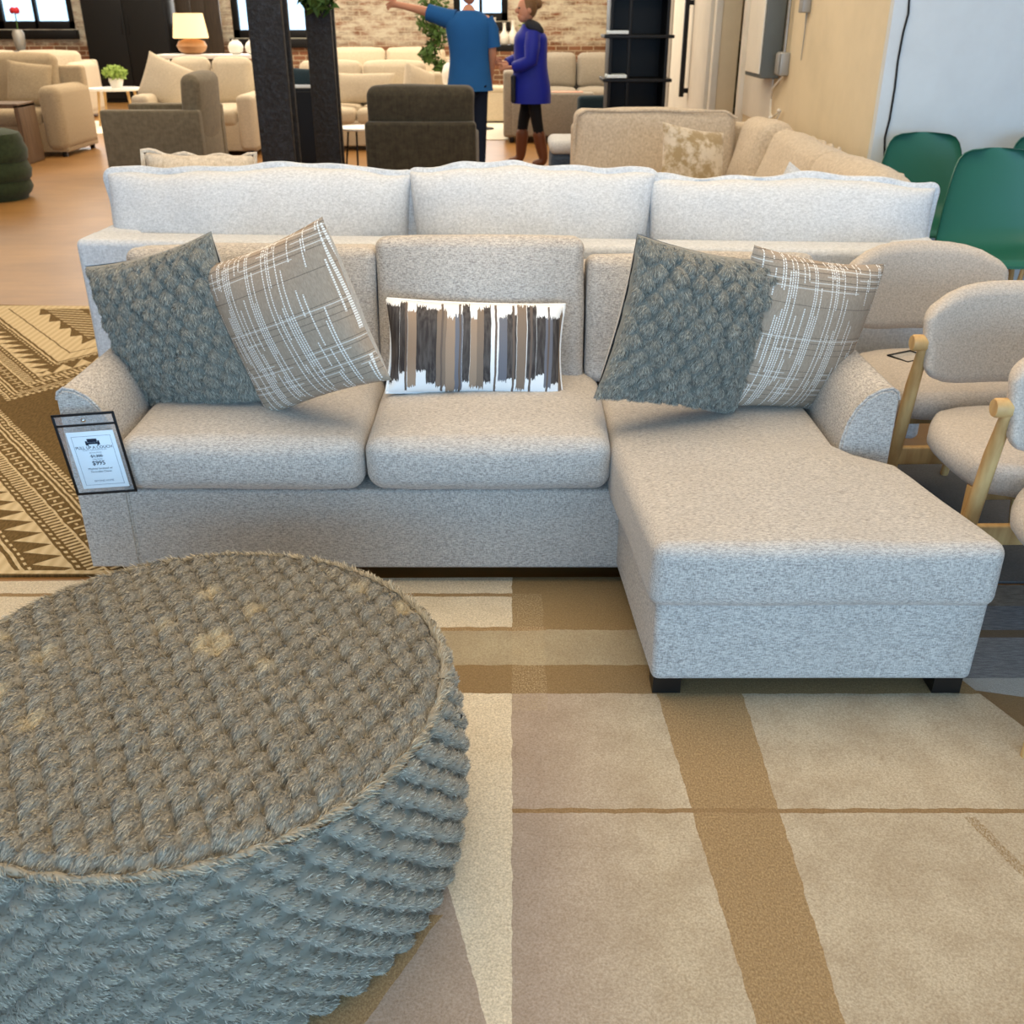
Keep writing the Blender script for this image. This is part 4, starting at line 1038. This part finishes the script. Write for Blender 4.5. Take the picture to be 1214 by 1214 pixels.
bo = thing('ottoman', 'slate blue ottoman beside the left end of the sand sectional', 'ottoman', (.50, 8.1, 0))
MB().soft((0, 0, .31), (.42, .5, .50), .05, n=2).build('body', m_slate, bo); MB().soft((0, 0, .60), (.44, .52, .10), .045, n=2).build('top_cushion', m_white, bo)
for sx in (-1, 1):
    for sy in (-1, 1): MB().soft((sx*.15, sy*.18, .03), (.05, .05, .06), .004, rs=1).build('foot', m_blackwood, bo)
bk = thing('bookcase', 'tall black bookcase in front of the white sliding door', 'bookcase', (1.20, 10.6, 0))
MB().soft((0, .20, 1.25), (.56, .03, 2.5), .004).build('back_panel', m_black, bk)
for s in (-1, 1): MB().soft((s*.265, 0, 1.25), (.03, .42, 2.5), .004).build('side_panel', m_black, bk)
MB().soft((-.09, -.19, 1.25), (.03, .03, 2.5), .004).build('divider', m_black, bk)
for z in (.12, .52, .92, 1.30, 1.68, 2.1, 2.48): MB().soft((0, -.01, z), (.66, .44, .03), .004).build('shelf', m_black, bk)
for (z, lb) in ((.94, 'stack of white papers on the lower left bookcase shelf'), (1.32, 'stack of white papers on the upper left bookcase shelf')):
    tag(MB().soft((1.0, 10.475, z+.016), (.19, .24, .028), .003, rs=1).build('paper_stack', m_paper), lb, 'paper')
oc = gsofa('olive green armchair seen through the doorway in the cream wall', 2.62, 12.1, .80, .85, .48, 1.18, .70, 1, m_ogreen, name='armchair', aw=.10)
# vase with red flower, far left window
tag(MB().lathe([(.06, 0), (.09, .1), (.10, .28), (.07, .34), (.062, .34), (.08, .26), (.05, .02)], k=16).build('vase', m_galv, loc=(-8.5, 19.0, .9)), 'grey metal vase holding a red flower before the far left window', 'vase')
fv = thing('cut_flower', 'single red flower standing in the grey metal vase at far left', 'flower', (-8.5, 19.0, .93))
MB().tube([(0, 0, .0), (.01, 0, .3), (.02, 0, .56)], .01, 6).build('stem', m_leaf, fv)
bl = MB()
for k in range(7): bl.ball((.02+.045*math.cos(k*.9), .045*math.sin(k*.9), .60+.012*(k % 2)), (.04, .04, .05), 6)
bl.build('bloom', plain('red_petal', (200, 40, 50)), fv)
ft = thing('console_table', 'dark console table under the red flower vase at far left', 'table', (-8.8, 19.0, 0))
MB().soft((0, 0, .875), (1.2, .4, .05), .006).build('top', m_darkbrown, ft)
for sx in (-1, 1):
    for sy in (-1, 1): MB().soft((sx*.55, sy*.16, .425), (.05, .05, .85), .004, rs=1).build('leg', m_darkbrown, ft)

# ------------------------------------------------------------------ people
m_skin = plain('skin', (200, 142, 112), .55, .35, var=.05)
m_hair_b = plain('dark_blond_hair', (120, 88, 56), .6, .3, var=.3, scale=40)
m_hair_d = plain('short_brown_hair', (70, 52, 38), .6, .3, var=.3, scale=40)
m_tee = plain('blue_cotton', (38, 92, 150), .9, .15, var=.08)
m_jean = plain('dark_denim', (30, 40, 62), .9, .15, var=.15)
m_jacket = plain('royal_blue_nylon', (18, 34, 150), .6, .35, var=.12)
m_charc = plain('charcoal_nylon', (40, 42, 48), .7, .3)
m_legg = plain('black_leggings', (22, 22, 26), .85, .2)
m_boot = plain('brown_leather', (104, 58, 34), .5, .4)
m_eye = plain('eye_dark', (30, 24, 22), .3, .5)
def skin(name, J, Ed, root, sub=1):
    me = bpy.data.meshes.new(name); ks = list(J); ix = {k: i for i, k in enumerate(ks)}
    me.from_pydata([J[k][:3] for k in ks], [(ix[a], ix[b_]) for a, b_ in Ed], [])
    o = bpy.data.objects.new(name, me); COL.objects.link(o)
    o.modifiers.new('skin', 'SKIN')
    if not me.skin_vertices: 
        bm = bmesh.new(); bm.from_mesh(me); bm.verts.layers.skin.verify(); bm.to_mesh(me); bm.free()
    for k in ks:
        sv = me.skin_vertices[0].data[ix[k]]; r = J[k][3]; sv.radius = r if isinstance(r, tuple) else (r, r); sv.use_root = (k == root)
    md = o.modifiers.new('sub', 'SUBSURF'); md.levels = sub; md.render_levels = sub
    ev = bpy.data.meshes.new_from_object(o.evaluated_get(bpy.context.evaluated_depsgraph_get()))
    V = [v.co.copy() for v in ev.vertices]; Fq = [tuple(p.vertices) for p in ev.polygons]
    bpy.data.objects.remove(o); bpy.data.meshes.remove(me); bpy.data.meshes.remove(ev)
    return MB().add(V, Fq)
def chain(*ks): return list(zip(ks, ks[1:]))
def head(b, c, rz, mi_eye=1):
    """adds a face-forward (-Y) head to mesh b"""
    M = T(c, (0, 0, rz))
    b.ball((0, 0, 0), (.074, .094, .115), 12, M); b.ball((0, -.035, -.065), (.052, .055, .055), 8, M)
    b.ball((0, -.098, -.012), (.014, .022, .024), 6, M)
    for s in (-1, 1):
        b.ball((s*.075, .01, -.01), (.012, .024, .032), 6, M); b.ball((s*.030, -.083, .012), (.013, .010, .009), 6, M, mi_eye)
    b.ball((0, -.086, -.058), (.024, .010, .008), 6, M)
def hand_edges(J, pre, w, d, fwd, side, curl):
    """palm and five fingers from wrist w along d; adds joints to J and returns edges"""
    w = Vector(w); d = Vector(d).normalized(); s = Vector(side).normalized(); c = Vector(curl).normalized(); E2 = []
    J[pre+'palm'] = (*(w+d*.075), (.020, .036))
    E2.append((pre+'wr', pre+'palm'))
    for i, (o, L_, cu) in enumerate(((-.028, .065, .9), (-.010, .075, .8), (.009, .078, .7), (.027, .075, fwd))):
        a = w+d*.095+s*o; m1 = a+(d*(1-.35*cu)+c*.5*cu)*L_*.5; e = m1+(d*(1-.9*cu)+c*.9*cu)*L_*.5
        J[pre+'f%d' % i] = (*a, .0095); J[pre+'m%d' % i] = (*m1, .009); J[pre+'e%d' % i] = (*e, .0075)
        E2 += [(pre+'palm', pre+'f%d' % i)]+chain(pre+'f%d' % i, pre+'m%d' % i, pre+'e%d' % i)
    a = w+d*.04+s*.036; J[pre+'t0'] = (*a, .011); J[pre+'t1'] = (*(a+d*.035+s*.016+c*.01), .0095); J[pre+'t2'] = (*(a+d*.065+s*.014+c*.02), .008)
    E2 += [(pre+'palm', pre+'t0')]+chain(pre+'t0', pre+'t1', pre+'t2')
    return E2
# man, seen from behind, left arm stretched out to the picture's left
mn = thing('person', 'man in blue t-shirt and dark jeans, back turned, pointing left', 'person', (-.41, 10.5, 0))
J = {'pel': (0, 0, .94, (.15, .11)), 'waist': (0, .01, 1.12, (.15, .105)), 'chest': (0, .02, 1.34, (.175, .12)), 'nk': (0, .02, 1.50, .058), 'hd': (0, .03, 1.58, .055),
     'ls': (-.16, .02, 1.44, .062), 'le': (-.42, .09, 1.515, .044), 'lwr': (-.66, .17, 1.565, (.026, .03)),
     'rs': (.17, .02, 1.43, .062), 're': (.225, .0, 1.16, .044), 'rwr': (.20, .10, .95, (.026, .03)),
     'lh': (-.09, 0, .88, .09), 'lk': (-.10, .02, .50, .062), 'la': (-.10, -.01, .09, .042), 'lt': (-.11, .15, .04, .035),
     'rh': (.09, 0, .88, .09), 'rk': (.085, .02, .50, .062), 'ra': (.075, -.01, .09, .042), 'rt': (.085, .15, .04, .035)}
Ed = chain('pel', 'waist', 'chest', 'nk', 'hd')+chain('chest', 'ls', 'le', 'lwr')+chain('chest', 'rs', 're', 'rwr')+chain('pel', 'lh', 'lk', 'la', 'lt')+chain('pel', 'rh', 'rk', 'ra', 'rt')
Ed += hand_edges(J, 'l', J['lwr'][:3], (-.95, .3, .15), .0, (0, -.2, .9), (-.2, .3, -.8))
Ed += hand_edges(J, 'r', J['rwr'][:3], (-.05, .35, -.85), .6, (-.3, .9, .2), (-.8, .1, -.2))
b = skin('body', J, Ed, 'pel'); head(b, (0, .045, 1.69), PI-.25); bd = b.build('body', [m_skin, m_eye], mn, angle=80)
hb = MB(); M = T((0, .045, 1.69), (0, 0, PI-.25)); hb.ball((0, .018, .022), (.081, .094, .108), 10, M); hb.build('hair', m_hair_d, mn)
b = MB().loft([(0, .0, .825, .228, .178), (0, .01, 1.0, .20, .15), (0, .01, 1.15, .190, .138), (0, .02, 1.32, .215, .148), (0, .02, 1.43, .215, .132), (0, .02, 1.50, .13, .09), (0, .02, 1.52, .07, .065)])
b.tube([(-.13, .02, 1.435), (-.22, .035, 1.455), (-.32, .06, 1.485), (-.385, .08, 1.503)], [.095, .085, .077, .076], 14)
b.tube([(.15, .02, 1.43), (.205, .015, 1.34), (.225, .01, 1.20)], [.09, .082, .076], 14)
b.build('t_shirt', m_tee, mn, angle=80)
Jj = {'p': (0, 0, .89, (.145, .11)), 'lh': (-.09, 0, .80, .098), 'lk': (-.10, .02, .50, .082), 'la': (-.10, 0, .05, .07), 'rh': (.09, 0, .80, .098), 'rk': (.085, .02, .50, .082), 'ra': (.075, 0, .05, .07)}
skin('j', Jj, chain('p', 'lh', 'lk', 'la')+chain('p', 'rh', 'rk', 'ra'), 'p').build('jeans', m_jean, mn, angle=80)
for s, x in ((-1, -.105), (1, .08)): MB().soft((x, .07, .045), (.10, .28, .09), .035, n=2, rs=3).build('shoe', m_black, mn)
# woman, turned to the left, walking
wm = thing('person', 'woman in royal blue jacket, black leggings and brown boots', 'person', (.19, 11.2, 0))
J = {'pel': (0, 0, .88, (.11, .10)), 'waist': (0, 0, 1.04, (.10, .09)), 'chest': (.0, 0, 1.22, (.11, .10)), 'nk': (-.01, 0, 1.37, .045), 'hd': (-.02, 0, 1.45, .045),
     'ls': (-.02, .13, 1.30, .05), 'le': (-.10, .17, 1.08, .04), 'lwr': (-.26, .12, 1.03, (.022, .026)),
     'rs': (.02, -.15, 1.30, .05), 're': (.0, -.20, 1.06, .04), 'rwr': (-.19, -.16, 1.0, (.022, .026)),
     'lh': (-.01, .08, .82, .075), 'lk': (-.07, .09, .47, .055), 'la': (-.10, .10, .08, .035), 'lt': (-.23, .11, .035, .03),
     'rh': (.03, -.08, .82, .075), 'rk': (.07, -.09, .47, .055), 'ra': (.15, -.10, .08, .035), 'rt': (.03, -.12, .035, .03)}
Ed = chain('pel', 'waist', 'chest', 'nk', 'hd')+chain('chest', 'ls', 'le', 'lwr')+chain('chest', 'rs', 're', 'rwr')+chain('pel', 'lh', 'lk', 'la', 'lt')+chain('pel', 'rh', 'rk', 'ra', 'rt')
Ed += hand_edges(J, 'l', J['lwr'][:3], (-.9, -.2, .1), .5, (0, -.3, .9), (-.1, -.8, -.3))
Ed += hand_edges(J, 'r', J['rwr'][:3], (-.9, .2, .1), .5, (0, .3, .9), (-.1, .8, -.3))
b = skin('body', J, Ed, 'pel'); head(b, (-.045, 0, 1.53), -PI/2+.25); b.build('body', [m_skin, m_eye], wm, angle=80)
hb = MB(); M = T((-.045, 0, 1.53), (0, 0, -PI/2+.25)); hb.ball((0, .026, .024), (.086, .090, .112), 10, M); hb.ball((0, .115, .05), (.05, .05, .05), 8, M)
hb.build('hair', m_hair_b, wm)
b = MB().loft([(.01, 0, .66, .205, .185), (.01, 0, .80, .20, .18), (.0, 0, 1.0, .175, .165), (.0, 0, 1.15, .170, .16), (.0, 0, 1.28, .165, .165), (-.005, 0, 1.36, .10, .10), (-.01, 0, 1.40, .075, .075)])
b.tube([(-.02, .13, 1.31), (-.06, .18, 1.20), (-.10, .19, 1.08), (-.17, .16, 1.05), (-.245, .125, 1.03)], [.075, .08, .072, .065, .052], 14)
b.tube([(.02, -.14, 1.31), (.01, -.20, 1.20), (.0, -.215, 1.07), (-.08, -.20, 1.03), (-.175, -.17, 1.005)], [.075, .08, .072, .065, .052], 14)
jk = b.build('jacket', m_jacket, wm, angle=80)
MB().soft((.035, 0, 1.365), (.18, .24, .10), .048, (.01, .0, .02), n=3, rs=3, fn=lambda p: (p.x, p.y, p.z-.35*p.x)).build('hood', m_charc, jk)
MB().soft((-.178, -.06, .80), (.05, .20, .26), .02, n=2, rs=2).build('side_panel', m_charc, jk)
Jj = {'p': (0, 0, .84, (.10, .09)), 'lh': (-.01, .08, .74, .080), 'lk': (-.07, .09, .47, .066), 'la': (-.09, .10, .30, .056), 'rh': (.03, -.08, .74, .080), 'rk': (.07, -.09, .47, .066), 'ra': (.11, -.10, .30, .056)}
skin('lg', Jj, chain('p', 'lh', 'lk', 'la')+chain('p', 'rh', 'rk', 'ra'), 'p').build('leggings', m_legg, wm, angle=80)
for (k, a, t_) in (((-.075, .09, .42), (-.10, .10, .09), (-.24, .11, .05)), ((.08, -.09, .42), (.15, -.10, .09), (.02, -.12, .05))):
    Jb = {'k': (*k, .075), 'm': (k[0]*.5+a[0]*.5, k[1], .25, .068), 'a': (*a, .055), 't': (*t_, (.05, .045))}
    skin('bt', Jb, chain('k', 'm', 'a', 't'), 'k').build('boot', m_boot, wm, angle=80)
